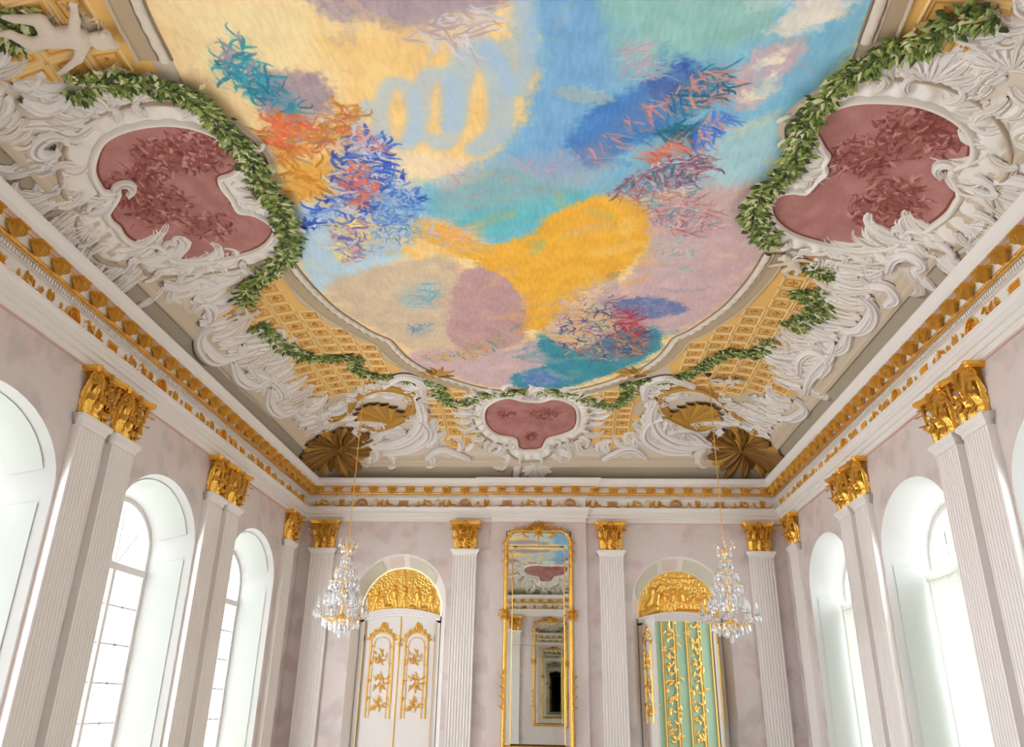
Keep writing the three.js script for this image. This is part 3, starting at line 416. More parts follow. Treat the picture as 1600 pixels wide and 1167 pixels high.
  cluster([[-1.92,-12.28], [-1.15,-12.03], [-0.46,-11.47], [-0.44,-11.78], [-0.97,-12.38], [-1.73,-12.48]], [[232, 156, 56], [240, 176, 84], [90, 150, 180]], 46, 5, 5, 1.1, 0);
  cluster([[-1.85,-10.20], [-1.41,-9.73], [-1.41,-10.31], [-1.73,-10.55]], [[110, 182, 216]], 8, 8, 7, 0.5, 0.2);
  cluster([[-1.84,-11.16], [-1.54,-11.03], [-1.59,-11.35], [-1.80,-11.44]], [[80, 140, 196]], 10, 5, 4, 1);
  cluster([[0.22,-11.31], [0.69,-10.60], [1.14,-10.26], [1.47,-10.57], [1.81,-11.70], [1.62,-12.47], [1.05,-12.51], [0.51,-12.05]], [[92, 72, 152], [122, 96, 176], [240, 160, 80], [226, 140, 90], [40, 60, 110], [60, 140, 160], [216, 200, 214]], 150, 6, 6, 1.3);
  cluster([[1.29,-10.61], [1.67,-10.70], [1.64,-11.45], [1.44,-11.40]], [[176, 40, 66], [206, 60, 76]], 18, 5, 8, 0.8);
  cluster([[1.24,-11.33], [1.89,-11.46], [1.82,-12.36], [1.35,-12.35]], [[206, 74, 70], [30, 100, 130], [236, 150, 90], [70, 80, 140]], 46, 5, 6, 1.1);
  cluster([[1.20,-10.56], [1.67,-10.25], [2.25,-10.54], [2.10,-10.79], [1.64,-10.89]], [[112, 128, 176], [150, 158, 196], [96, 104, 160]], 60, 4, 3, 1.2);
  cluster([[-0.24,-13.16], [0.08,-12.87], [0.49,-13.26], [0.40,-13.63], [-0.06,-13.69]], [[84, 112, 214], [120, 136, 220], [190, 170, 206]], 46, 5, 4, 1.5);
  cluster([[0.33,-10.34], [0.94,-9.78], [1.22,-10.16], [0.51,-10.98]], [[246, 200, 130], [214, 190, 200], [180, 150, 170]], 40, 5, 4, 1.2);
  cluster([[0.66,-6.97], [1.00,-6.47], [1.43,-5.90], [1.56,-5.99], [1.26,-6.57], [0.84,-7.14]], [[222, 142, 128], [212, 150, 150], [70, 140, 206]], 24, 8, 5, 0.5, -0.7);
  cluster([[1.46,-6.11], [1.62,-5.78], [1.96,-5.75], [2.03,-6.00], [1.70,-6.35], [1.49,-6.37]], [[26, 106, 150], [40, 130, 170], [222, 150, 132], [200, 140, 140]], 60, 6, 5, 0.7, -0.6);
  cluster([[1.33,-6.63], [1.62,-6.47], [1.83,-6.59], [1.75,-6.71], [1.46,-6.68]], [[24, 92, 130], [30, 120, 140]], 34, 6, 5, 0.7, -0.3);
  cluster([[1.23,-7.04], [1.41,-6.80], [1.78,-6.71], [1.81,-6.88], [1.37,-7.10]], [[232, 100, 70], [222, 150, 130]], 22, 6, 6, 0.6, -0.4);
  cluster([[1.78,-6.95], [1.81,-6.50], [1.95,-6.27], [2.09,-6.36], [1.98,-6.75]], [[70, 120, 220], [96, 144, 226], [222, 160, 150]], 26, 6, 6, 0.5, -1);
  cluster([[0.96,-7.67], [1.22,-7.32], [1.62,-6.94], [1.99,-7.01], [2.02,-7.40], [1.63,-7.57], [1.29,-7.68]], [[150, 92, 112], [220, 206, 206], [60, 110, 140], [190, 120, 120], [122, 80, 110]], 80, 6, 5, 0.8, -0.5);
  cluster([[1.07,-7.67], [1.62,-7.51], [2.23,-8.03], [2.37,-8.44], [1.91,-8.65], [1.48,-8.21]], [[206, 136, 120], [170, 100, 110], [90, 160, 190], [226, 200, 196]], 95, 6, 4, 0.9, 0.3);
  cluster([[1.60,-8.64], [2.14,-8.66], [2.16,-9.63], [1.87,-9.62]], [[206, 160, 150], [150, 196, 190], [222, 206, 206]], 34, 6, 4, 1);
  cluster([[-0.92,-8.01], [-0.74,-7.14], [0.36,-6.96], [1.02,-6.87], [0.92,-7.43], [0.50,-7.66]], [[222, 160, 150], [214, 170, 176]], 12, 5, 5, 1);
  cluster([[0.89,-5.52], [1.16,-5.45], [1.37,-5.86], [1.02,-5.93]], [[206, 176, 196], [160, 200, 206]], 22, 7, 5, 0.6, 0.5);
  cluster([[-0.95,-5.30], [-0.46,-4.97], [-0.14,-4.91], [-0.28,-5.33]], [[222, 216, 220], [190, 170, 176]], 24, 8, 6, 0.6, -0.4);
  // short strokes that pick up and vary the colour under them
  const now = x.getImageData(0, 0, FW, FH).data;
  for (let k = 0; k < 34000; k++) {
    const px = R() * FW, py = R() * FH, o = ((py | 0) * FW + (px | 0)) * 4, a = fbm(px / 120 + 5, py / 120, 2) * 7 + 0.6 + (R() - 0.5) * 1.4, L = 4 + R() * 15, j = (R() - 0.5) * 30, w = (R() - 0.5) * 18;
    x.strokeStyle = css([now[o] + j + w, now[o + 1] + j, now[o + 2] + j - w], 0.16); x.lineWidth = 1.2 + R() * 4; x.lineCap = 'round';
    x.beginPath(); x.moveTo(px - cos(a) * L, py - sin(a) * L); x.quadraticCurveTo(px + sin(a) * 4, py - cos(a) * 4, px + cos(a) * L, py + sin(a) * L); x.stroke();
  }
  // the end of the painting above the viewer answers the part in view
  const cut = toC([0, -4.0])[1] | 0, far = x.getImageData(0, cut - (FH - cut) > 0 ? cut - (FH - cut) : 0, FW, FH - cut), [c2, x2] = canvas(FW, FH - cut); x2.putImageData(far, 0, 0);
  x.save(); x.translate(0, cut); x.scale(1, -1); x.drawImage(c2, 0, -(FH - cut)); x.restore();
  return S({ map: tex(c), roughness: 0.75, bumpMap: stuccoBump, bumpScale: 0.002, name: 'ceiling_painting' });
})();
const QUARTER = [[0, 6.73], [0.35, 6.7], [0.7, 6.62], [1.1, 6.38], [1.52, 5.98], [1.82, 5.62], [2.02, 5.22], [2.14, 4.75], [2.22, 4.36], [2.4, 4.13], [2.58, 3.78], [2.78, 3.3], [2.9, 2.8], [2.98, 2.3], [3.02, 1.78], [3.08, 1.0], [3.1, 0]];
const OVAL = (() => { const q = QUARTER, o = [...q, ...q.slice(0, -1).reverse().map((p) => [p[0], -p[1]])]; const l = o.slice(1, -1).reverse().map((p) => [-p[0], p[1]]); return [...o, ...l].map((p) => [p[0], ZC - p[1]]); })();
const painting = tag(mesh('ceiling_painting', skin(OVAL, 0.012, ceil, 0.6, (x, z) => [(x + FX) / (2 * FX), 1 - (z - FZ) * PX / FH]), fresco), 'large abstract painting of blue, gold and rose filling the middle of the ceiling', 'painting');
// its moulded frame, in four runs between the side cartouches
{ const f = thing('painting_frame', 'tan and cream moulded frame running round the ceiling painting', 'frame');
  const run = (pts, nm, mat, off, w, h, N = 90) => { const q = pts.map((p, i) => { const a = pts[max(i - 1, 0)], b = pts[min(i + 1, pts.length - 1)], L = hypot(b[0] - a[0], b[1] - a[1]); return [p[0] + (b[1] - a[1]) / L * off, p[1] - (b[0] - a[0]) / L * off]; }); return mesh(nm, ribbon(ceil, q, w, h, N, 8), mat, f); };
  for (const sz of [1, -1]) {
    const half = QUARTER.filter((p) => p[1] > 1.2), pts = [...half.slice(1).reverse().map((p) => [-p[0], ZC - sz * p[1]]), ...half.map((p) => [p[0], ZC - sz * p[1]])], s = sz > 0 ? 1 : -1;
    const bump = (u) => 0.06 * sqrt(max(0, 1 - u * u)) + 0.004;
    run(pts, 'egg_moulding', M.frameWhite, s * 0.06, 0.055, (u, t) => bump(u) * (0.8 + 0.2 * cos(t * 420)), 420);
    run(pts, 'fillet', M.leafTaupe, s * 0.135, 0.018, (u) => 0.03 * sqrt(max(0, 1 - u * u)) + 0.004);
    run(pts, 'tan_band', M.frameTan, s * 0.215, 0.068, (u) => 0.012 + 0.014 * (1 - u) / 2);
    run(pts, 'cove_fillet', M.frameGrey, s * 0.302, 0.02, (u) => 0.036 * sqrt(max(0, 1 - u * u)) + 0.004);
    run(pts, 'inner_line', M.contour, s * -0.004, 0.009, (u) => 0.02 * sqrt(max(0, 1 - u * u)) + 0.01, 140);
  } }

// ---------------------------------------------------------------- ochre coffers
const cofferFields = [
  [[[-3.29,-9.39], [-3.30,-10.15], [-3.12,-10.90], [-2.81,-11.50], [-2.58,-11.90], [-2.48,-12.41], [-2.26,-12.87], [-2.67,-13.35], [-3.21,-13.73], [-3.74,-13.95], [-4.12,-14.06], [-4.46,-13.03], [-4.28,-12.20], [-4.21,-11.50], [-4.19,-11.02], [-4.36,-10.58], [-4.52,-10.21], [-4.18,-9.37], [-3.76,-9.36]], 'left of the painting towards the far end'],
  [[[3.18,-9.05], [3.12,-9.45], [3.09,-10.31], [2.88,-11.15], [2.53,-11.81], [2.41,-12.21], [2.27,-12.72], [2.53,-13.81], [3.46,-14.21], [3.98,-13.55], [4.45,-13.17], [4.15,-12.41], [4.00,-11.88], [4.19,-11.20], [4.35,-10.55], [4.42,-9.84], [4.19,-9.49], [4.12,-9.07], [3.78,-9.07], [3.48,-9.09]], 'right of the painting towards the far end'],
  [[[-2.03,-13.83], [-1.57,-13.74], [-1.01,-14.04], [-1.12,-14.56], [-1.41,-15.07], [-1.42,-15.77], [-1.32,-16.40], [-1.79,-16.53], [-2.07,-16.14], [-2.26,-15.50], [-1.98,-14.99], [-2.13,-14.34]], 'left of the small far medallion'],
  [[[1.01,-14.02], [1.72,-13.67], [1.95,-13.83], [1.99,-14.47], [1.82,-15.01], [2.09,-15.51], [1.94,-16.14], [1.52,-16.48], [1.13,-16.35], [1.13,-15.78], [1.22,-15.08], [0.81,-14.12]], 'right of the small far medallion'],
  [[[-4.13,-4.18], [-3.10,-4.30], [-3.17,-4.79], [-3.21,-5.17], [-3.22,-5.63], [-3.60,-5.60], [-3.97,-5.64], [-4.11,-5.71], [-4.17,-5.51], [-4.39,-5.27], [-4.49,-4.78]], 'at the near left corner behind the winged child'],
  [[[3.09,-4.54], [3.14,-5.03], [3.18,-5.35], [3.33,-5.47], [3.60,-5.53], [4.08,-5.51], [4.05,-5.30], [4.12,-5.11], [4.25,-4.93], [4.20,-4.48]], 'at the near right corner'],
];
const cofferUnit = (x0, z0, s) => { const q = (a, b) => [x0 + a * s, z0 + b * s], bar = (A, B, w, h) => ribbon(ceil, [A, [(A[0] + B[0]) / 2, (A[1] + B[1]) / 2], B], w, (u) => h * (1 - abs(u) * 0.9), 2, 2);
  const sq = (k, w, h) => [[q(-k, -k), q(k, -k)], [q(k, -k), q(k, k)], [q(k, k), q(-k, k)], [q(-k, k), q(-k, -k)]].map(([A, B]) => bar(A, B, w, h)); return [merge(sq(0.44, 0.018, 0.03)), merge(sq(0.3, 0.012, 0.02)), merge([0, 1, 2, 3].map((i) => roll(ceil, [q(0.02 * cos(i * 1.57), 0.02 * sin(i * 1.57)), q(0.09 * cos(i * 1.57 + 0.4), 0.09 * sin(i * 1.57 + 0.4)), q(0.16 * cos(i * 1.57), 0.16 * sin(i * 1.57))], 0.022, 0.03, 4, 3)))]; };
const nearOval = (x, z) => OVAL.some((p, i) => { const q = OVAL[(i + 1) % OVAL.length]; return [0, 0.33, 0.67].some((k) => hypot(mix(p[0], q[0], k) - x, mix(p[1], q[1], k) - z) < 0.455); }) || inside([x, z], OVAL);
for (const [poly, where] of cofferFields) {
  const t = thing('coffered_field', `ochre coffered panel of small rosette squares ${where}`, 'coffering'), b = bounds(poly), s = 0.31, grow = (p) => p;
  mesh('ground', skin(poly, 0.006, ceil, 0.3), M.coffer, t);
  for (let i = floor(b[0] / s); i <= b[1] / s; i++) for (let j = floor(b[2] / s); j <= b[3] / s; j++) {
    const x = (i + 0.5) * s, z = (j + 0.5) * s; if (![[0, 0], [-0.4, 0], [0.4, 0], [0, 0.4], [0, -0.4]].filter(([a, c]) => inside([x + a * s, z + c * s], poly)).length > 2 || !inside([x, z], poly) || nearOval(x, z)) continue;
    const [a, c, r] = cofferUnit(x, z, s), k = mesh('coffer', a, M.cofferRim, t); mesh('inner_border', c, M.cofferLine, k); mesh('rosette', r, M.cofferLine, k);
  }
}

// ---------------------------------------------------------------- rose medallions in white rocaille frames
function medallionPaint(seed, spots, bb) {
  const W = 512, H = 512, [c, x] = canvas(W, H), R = rng(seed), to = (p) => [(p[0] - bb[0]) / (bb[1] - bb[0]) * W, (p[1] - bb[2]) / (bb[3] - bb[2]) * H], d = x.createImageData(W, H);
  for (let j = 0; j < H; j++) for (let i = 0; i < W; i++) { const k = 20 * fbm(i / 120 + seed, j / 120, 4) + 7 * noise(i / 7, j / 7), o = (j * W + i) * 4; d.data[o] = 180 + k; d.data[o + 1] = 122 + k; d.data[o + 2] = 118 + k; d.data[o + 3] = 255; } x.putImageData(d, 0, 0);
  for (const [p, r, n] of spots) { const q = to(p), sx = W / (bb[1] - bb[0]), sy = H / (bb[3] - bb[2]);
    x.filter = 'blur(14px)'; x.fillStyle = css([140, 72, 66], 0.55); x.beginPath(); x.ellipse(q[0], q[1], r * sx * 0.8, r * sy * 0.8, 0, 0, TAU); x.fill(); x.filter = 'none';
    for (let k = 0; k < n * 1.3; k++) { const a = R() * TAU, m = r * sqrt(R()), u = R(), s1 = R() < 0.5 ? -1 : 1; flame(x, q[0] + cos(a) * m * sx, q[1] + sin(a) * m * sy, R() * TAU, 10 + 26 * R(), s1 * 2 * R(), -s1 * 2.4 * R(), 2 + 4.5 * R(), css(u < 0.42 ? [132, 62, 56] : u < 0.6 ? [104, 42, 40] : u < 0.78 ? [214, 160, 154] : [164, 98, 92], 0.62)); } }
  return S({ map: tex(c), roughness: 0.7, name: 'rose_monochrome_painting' });
}
const WHITES = [M.leafBrush, M.leafBrush, M.leafBrush2, M.leafBrush3];
function leafOn(t, path, w, h, R, mats = WHITES, name = 'acanthus_leaf', map = ceil, ground = true) {
  const m = mesh(name, plume(map, path, w, h, 2 + floor(R() * 2)), mats[floor(R() * mats.length)], t);
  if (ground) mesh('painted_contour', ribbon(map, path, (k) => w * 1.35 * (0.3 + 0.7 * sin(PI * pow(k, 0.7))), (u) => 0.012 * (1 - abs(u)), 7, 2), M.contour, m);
  return m;
}
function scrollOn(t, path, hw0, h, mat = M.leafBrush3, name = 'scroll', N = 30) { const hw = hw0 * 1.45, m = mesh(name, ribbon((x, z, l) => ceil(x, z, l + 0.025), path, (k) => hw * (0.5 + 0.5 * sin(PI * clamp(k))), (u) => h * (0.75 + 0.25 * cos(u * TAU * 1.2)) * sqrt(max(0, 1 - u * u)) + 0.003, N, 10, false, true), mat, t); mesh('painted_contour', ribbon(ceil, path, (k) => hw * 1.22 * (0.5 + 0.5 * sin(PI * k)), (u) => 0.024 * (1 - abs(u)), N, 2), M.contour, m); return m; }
function fanOn(t, x, z, dir, spread, n, len, R, mats = WHITES, w = 0.09, h = 0.07) { for (let k = 0; k < n; k++) { const a = dir + spread * ((k + 0.5) / n - 0.5); leafOn(t, curl(x + cos(a) * 0.04, z + sin(a) * 0.04, a, len * (0.85 + 0.3 * R()), (k / n - 0.5) * 1.4), w, h, R, mats); } }
function cartouche(label, outline, seed, spots, size) {
  const t = thing('rose_medallion', label, 'medallion', [0, 0, 0], 'rose medallions of the ceiling'), R = rng(seed), line = spline(outline, 160, true).slice(0, -1), N = line.length;
  const ctr = line.reduce((o, p) => [o[0] + p[0] / N, o[1] + p[1] / N], [0, 0]); let area = 0; line.forEach((p, i) => { const q = line[(i + 1) % N]; area += p[0] * q[1] - q[0] * p[1]; }); const sg = area > 0 ? 1 : -1;
  const nrm = (i) => { const a = line[(i - 3 + N) % N], b = line[(i + 3) % N], L = hypot(b[0] - a[0], b[1] - a[1]); return [sg * (b[1] - a[1]) / L, -sg * (b[0] - a[0]) / L]; }, offs = (d) => line.map((p, i) => { const n = nrm(i); return [p[0] + n[0] * d, p[1] + n[1] * d]; });
  const bb = bounds(line);
  mesh('frame_ground', skin(spline(offs(0.34 * size), 70, true).slice(0, -1), 0.016, ceil, 0.3), M.leafCream, t);
  mesh('painted_panel', skin(line, 0.022, ceil, 0.3, (x, z) => [(x - bb[0]) / (bb[1] - bb[0]), 1 - (z - bb[2]) / (bb[3] - bb[2])]), medallionPaint(seed, spots, bb), t);
  const smooth = (A) => A.filter((_, i) => i % 3 === 0);
  mesh('rim_moulding', ribbon(ceil, smooth(offs(0.02)), 0.035, (u) => 0.07 * sqrt(max(0, 1 - u * u)) + 0.012, 170, 6, true), M.leafWhite, t);
  mesh('rim_line', ribbon(ceil, smooth(offs(-0.022)), 0.012, (u) => 0.028, 170, 2, true), S({ color: '#8a4a3c', roughness: 0.8, name: 'red_brown_line' }), t);
  mesh('cushion_moulding', ribbon(ceil, smooth(offs(0.16 * size)), 0.105 * size, (u, k) => 0.018 + 0.06 * sqrt(max(0, 1 - u * u)) * (0.55 + 0.45 * cos(k * TAU * 34)), 480, 8, true), M.leafWhite, t);
  mesh('outer_fillet', ribbon(ceil, smooth(offs(0.29 * size)), 0.022, (u) => 0.05 * sqrt(max(0, 1 - u * u)) + 0.012, 150, 4, true), M.leafTaupe, t);
  for (let i = 0, k = 0; i < N; i += 3, k++) { const n = nrm(i), p = line[i], a = atan2(n[1], n[0]), sd = k % 2 ? 1 : -1; if (hypot((p[0] + n[0] * 0.75) / 3.3, 0) < 1 && abs(p[0]) > 2 && abs(p[1] - ZC) < 2.4) continue; const d = (0.25 + 0.1 * R()) * size, path = curl(p[0] + n[0] * d, p[1] + n[1] * d, a + sd * (0.5 + 0.6 * R()), (0.42 + 0.25 * R()) * size, -sd * (1.6 + R())); if (path.some((q) => inside(q, line))) continue; leafOn(t, path, (0.085 + 0.035 * R()) * size, 0.06 + 0.03 * R(), R); }
  for (let i = 0, k = 0; i < N; i += 6, k++) { const n = nrm(i), p = line[i], a = atan2(n[1], n[0]), sd = k % 2 ? 1 : -1, d = 0.13 * size + 0.05 * R(), path = curl(p[0] + n[0] * d, p[1] + n[1] * d, a + sd * 1.1, 0.26 * size, -sd * 2.2).map((q) => q); if (path.some((q) => inside(q, line))) continue; mesh('cushion_leaf', plume((x, z, l) => ceil(x, z, l + 0.05), path, 0.055 * size, 0.045, 3), WHITES[k % 4], t); }
  return { t, R, ctr, line, nrm };
}
const LEFT_ROSE = [[-4.24,-7.03], [-4.34,-6.96], [-4.34,-6.80], [-4.30,-6.63], [-4.20,-6.47], [-4.09,-6.35], [-3.94,-6.28], [-3.78,-6.26], [-3.57,-6.26], [-3.37,-6.29], [-3.18,-6.37], [-3.04,-6.49], [-2.95,-6.63], [-2.90,-6.79], [-2.94,-6.96], [-3.07,-7.13], [-3.28,-7.22], [-3.31,-7.41], [-3.29,-7.65], [-3.31,-7.85], [-3.15,-7.93], [-3.04,-8.09], [-3.01,-8.27], [-3.12,-8.49], [-3.34,-8.70], [-3.65,-8.79], [-3.94,-8.74], [-4.18,-8.58], [-4.30,-8.40], [-4.28,-8.24], [-4.32,-8.04], [-4.44,-7.92], [-4.49,-7.73], [-4.47,-7.50], [-4.48,-7.29], [-4.40,-7.22]];
const RIGHT_ROSE = [[2.95,-6.51], [3.00,-6.39], [3.12,-6.25], [3.31,-6.19], [3.53,-6.17], [3.75,-6.16], [3.98,-6.20], [4.15,-6.26], [4.27,-6.35], [4.35,-6.47], [4.39,-6.60], [4.38,-6.72], [4.30,-6.84], [4.37,-6.96], [4.48,-7.10], [4.50,-7.25], [4.51,-7.46], [4.48,-7.65], [4.45,-7.83], [4.35,-7.91], [4.30,-8.06], [4.32,-8.19], [4.28,-8.36], [4.13,-8.54], [3.88,-8.67], [3.60,-8.66], [3.29,-8.55], [3.05,-8.34], [2.90,-8.09], [2.83,-7.80], [2.86,-7.85], [2.90,-7.71], [3.04,-7.67], [3.20,-7.68], [3.23,-7.49], [3.30,-7.31], [3.23,-7.14], [3.24,-7.01], [3.12,-6.88], [3.06,-6.75], [2.97,-6.63]];
const FAR_ROSE = [[-1.02,-15.16], [-0.84,-14.51], [-0.51,-14.19], [-0.21,-14.37], [0.10,-14.41], [0.35,-14.25], [0.65,-14.52], [0.79,-15.17], [0.73,-15.84], [0.47,-16.04], [0.20,-16.16], [0.06,-16.42], [-0.17,-16.45], [-0.39,-16.43], [-0.45,-16.16], [-0.82,-16.04], [-1.00,-15.78]];
{ let c = cartouche('large rose painted medallion in white rocaille on the left of the ceiling', LEFT_ROSE, 5, [[[-3.31,-6.76], 0.34, 190], [[-4.12,-7.08], 0.3, 110], [[-4.04,-7.50], 0.34, 130], [[-3.70,-8.09], 0.28, 90], [[-3.72,-6.77], 0.3, 110]], 1);
  fanOn(c.t, ...[-4.58,-7.29], PI * 0.95, 2.2, 9, 0.34, c.R, WHITES, 0.08); fanOn(c.t, ...[-2.90,-7.71], PI + 0.5, 1.3, 8, 0.42, c.R, WHITES, 0.07); fanOn(c.t, ...[-3.63,-5.96], 1.4, 2.0, 9, 0.42, c.R);
  scrollOn(c.t, spiral(...[-4.23,-7.02], 0.12, 0.03, -1.5, 4, 12), 0.035, 0.07); scrollOn(c.t, spiral(...[-4.25,-8.16], 0.11, 0.03, 3, 8.5, 12), 0.03, 0.07);
  c = cartouche('large rose painted medallion in white rocaille on the right of the ceiling', RIGHT_ROSE, 8, [[[3.89,-6.54], 0.36, 150], [[3.58,-7.04], 0.34, 130], [[4.04,-7.85], 0.36, 150], [[4.03,-6.34], 0.26, 70], [[4.04,-7.48], 0.3, 80]], 1);
  fanOn(c.t, ...[4.67,-7.43], 0.1, 2.2, 9, 0.36, c.R, WHITES, 0.08); fanOn(c.t, ...[2.94,-7.35], -0.4, 1.3, 7, 0.36, c.R, WHITES, 0.07); fanOn(c.t, ...[3.76,-5.90], 1.7, 2.0, 9, 0.42, c.R);
  scrollOn(c.t, spiral(...[4.32,-6.87], 0.12, 0.03, 4.6, -1, 12), 0.035, 0.07); scrollOn(c.t, spiral(...[4.30,-8.02], 0.11, 0.03, 0, -5.5, 12), 0.03, 0.07);
  c = cartouche('small rose painted medallion in a white shell frame above the far wall', FAR_ROSE, 12, [[[-0.61,-15.18], 0.2, 90], [[0.15,-15.18], 0.3, 160], [[-0.13,-16.10], 0.12, 50]], 0.85);
  fanOn(c.t, ...[-0.04,-16.73], -PI / 2, 2.4, 11, 0.3, c.R, WHITES, 0.08); fanOn(c.t, ...[-0.05,-14.36], PI / 2 , 2.2, 9, 0.34, c.R, WHITES, 0.06, 0.09);
  const back = cartouche('small rose medallion above the end wall behind the viewer, seen in the mirror', flipZ(FAR_ROSE), 14, [[[0.1, 2 * ZC + 15.2], 0.4, 160]], 1.2);
}

// ---------------------------------------------------------------- white acanthus borders between the medallions and the corners
const SHELLS = [[-3.01,-14.83], [-4.23,-16.16]].flatMap((p) => [p, [-p[0], p[1]]]);
function border(label, poly, spine, seed, count, len = 0.62, w = 0.13) {
  const t = thing('acanthus_border', label, 'stucco border', [0, 0, 0], 'white acanthus borders of the ceiling'), R = rng(seed), b = bounds(poly), sp = spline(spine, 40), pts = [];
  mesh('ground', skin(poly, 0.009, ceil, 0.3), M.leafCream, t);
  for (let tries = 0; pts.length < count && tries < 6000; tries++) { const p = [mix(b[0], b[1], R()), mix(b[2], b[3], R())]; if (!inside(p, poly) || pts.some((q) => hypot(q[0] - p[0], q[1] - p[1]) < len * 0.24 * (1 - tries / 7000))) continue;
    let k = 0, best = 9; sp.forEach((q, i) => { const d = hypot(q[0] - p[0], q[1] - p[1]); if (d < best) { best = d; k = i; } }); const A = sp[max(k - 1, 0)], B = sp[min(k + 1, 40)], along = atan2(B[1] - A[1], B[0] - A[0]), out = atan2(p[1] - sp[k][1], p[0] - sp[k][0]), sd = sin(out - along) > 0 ? 1 : -1;
    const path = curl(p[0] - cos(along) * len * 0.35, p[1] - sin(along) * len * 0.35, along + sd * (0.1 + 0.5 * R()), len * (0.7 + 0.6 * R()), sd * (1.4 + 2.2 * R()));
    if (path.some((q) => min(5 - abs(q[0]), HL - abs(q[1] - ZC)) < 0.27 || SHELLS.some((c) => hypot((q[0] - c[0]) / 0.5, (q[1] - c[1]) / 0.66) < 1))) continue; pts.push(p);
    leafOn(t, path, w * (0.7 + 0.5 * R()), 0.06 + 0.05 * R(), R); }
  return { t, R };
}
{ let c = border('white acanthus border on the left side between large medallion and far corner', [[-4.69,-7.81], [-4.49,-8.26], [-4.20,-8.80], [-3.93,-9.14], [-4.21,-9.34], [-4.54,-10.18], [-4.38,-10.65], [-4.24,-11.32], [-4.34,-12.39], [-4.47,-13.07], [-4.25,-14.15], [-4.30,-15.22], [-4.65,-15.22], [-4.70,-14.18], [-4.72,-12.86], [-4.74,-11.58], [-4.71,-10.17], [-4.70,-8.96]], [[-4.61,-8.08], [-4.48,-8.76], [-4.44,-9.43], [-4.57,-10.23], [-4.56,-11.44], [-4.60,-12.78], [-4.51,-14.69]], 31, 84);
  scrollOn(c.t, [[-4.45,-10.11], [-4.61,-10.16], [-4.70,-10.54], [-4.64,-11.02], [-4.44,-11.15], [-4.33,-10.89]], 0.07, 0.09); scrollOn(c.t, [[-4.56,-11.18], [-4.64,-11.82], [-4.53,-12.28], [-4.35,-12.22], [-4.32,-11.86]], 0.06, 0.09); scrollOn(c.t, [[-4.42,-11.44], [-4.44,-11.94], [-4.34,-12.39], [-4.37,-13.01], [-4.54,-13.32]], 0.06, 0.09); scrollOn(c.t, [[-4.49,-9.56], [-4.36,-9.55], [-4.32,-9.75], [-4.43,-9.96], [-4.55,-9.89]], 0.055, 0.09); scrollOn(c.t, [[-4.44,-13.81], [-4.39,-14.26], [-4.21,-14.40], [-4.24,-14.91]], 0.05, 0.09); scrollOn(c.t, [[-4.54,-8.74], [-4.40,-9.03], [-4.21,-9.03], [-4.10,-9.27]], 0.05, 0.08); scrollOn(c.t, [[-4.43,-12.53], [-4.60,-13.11], [-4.53,-13.77], [-4.29,-13.80]], 0.06, 0.09);
  c = border('white acanthus border on the right side between large medallion and far corner', [[3.74,-8.93], [4.07,-8.70], [4.43,-8.26], [4.63,-7.86], [4.65,-8.54], [4.64,-9.30], [4.65,-10.24], [4.63,-11.41], [4.64,-12.76], [4.63,-14.11], [4.52,-15.57], [4.26,-14.90], [4.31,-14.09], [4.50,-13.14], [4.18,-12.43], [4.02,-11.87], [4.23,-11.16], [4.38,-10.51], [4.45,-9.81], [4.20,-9.48], [4.12,-9.02]], [[4.56,-8.09], [4.42,-8.80], [4.44,-9.43], [4.49,-10.21], [4.42,-11.08], [4.45,-12.57], [4.46,-14.52]], 33, 84);
  scrollOn(c.t, [[4.32,-9.50], [4.50,-9.62], [4.58,-9.96], [4.53,-10.35], [4.40,-10.49]], 0.06, 0.09); scrollOn(c.t, [[4.29,-12.28], [4.18,-11.77], [4.29,-11.39], [4.48,-11.46], [4.53,-12.00]], 0.06, 0.09); scrollOn(c.t, [[4.20,-9.11], [4.35,-9.20], [4.51,-9.08], [4.62,-9.19], [4.60,-9.43]], 0.055, 0.09); scrollOn(c.t, [[4.48,-10.43], [4.52,-10.91], [4.41,-11.21], [4.24,-11.10]], 0.06, 0.09); scrollOn(c.t, [[4.45,-13.17], [4.61,-13.21], [4.58,-13.94], [4.42,-14.23]], 0.055, 0.09); scrollOn(c.t, [[4.42,-8.80], [4.39,-8.52], [4.51,-8.30], [4.62,-8.36], [4.60,-8.55]], 0.05, 0.08); scrollOn(c.t, [[4.43,-10.83], [4.47,-11.28], [4.45,-12.29], [4.52,-12.78]], 0.06, 0.09);
  c = border('white acanthus border at the upper left below the winged child', [[-4.50,-4.81], [-4.39,-5.27], [-4.22,-5.52], [-4.13,-5.70], [-4.12,-5.86], [-3.95,-5.95], [-4.37,-6.17], [-4.57,-6.77], [-4.64,-7.21], [-4.69,-7.14], [-4.64,-6.56], [-4.65,-6.03], [-4.63,-5.63], [-4.63,-5.02]], [[-4.48,-5.08], [-4.37,-5.49], [-4.42,-5.89], [-4.51,-6.50], [-4.63,-7.10]], 35, 34, 0.4, 0.09);
  scrollOn(c.t, [[-4.37,-5.49], [-4.27,-5.70], [-4.10,-5.68], [-4.06,-5.59]], 0.06, 0.09); scrollOn(c.t, spiral(...[-4.46,-6.12], 0.16, 0.03, 0, 6, 12), 0.045, 0.08);
  c = border('white acanthus border at the upper right beside the large medallion', [[4.08,-5.51], [4.05,-5.30], [4.13,-5.05], [4.29,-4.66], [4.50,-5.03], [4.59,-5.69], [4.61,-6.14], [4.75,-6.79], [4.77,-7.21], [4.60,-6.99], [4.48,-6.41], [4.21,-5.98], [3.97,-5.77]], [[4.33,-5.01], [4.27,-5.47], [4.46,-6.06], [4.72,-6.95]], 37, 32, 0.42, 0.09);
  fanOn(c.t, ...[4.28,-5.54], 2.6, 2, 8, 0.4, c.R); 
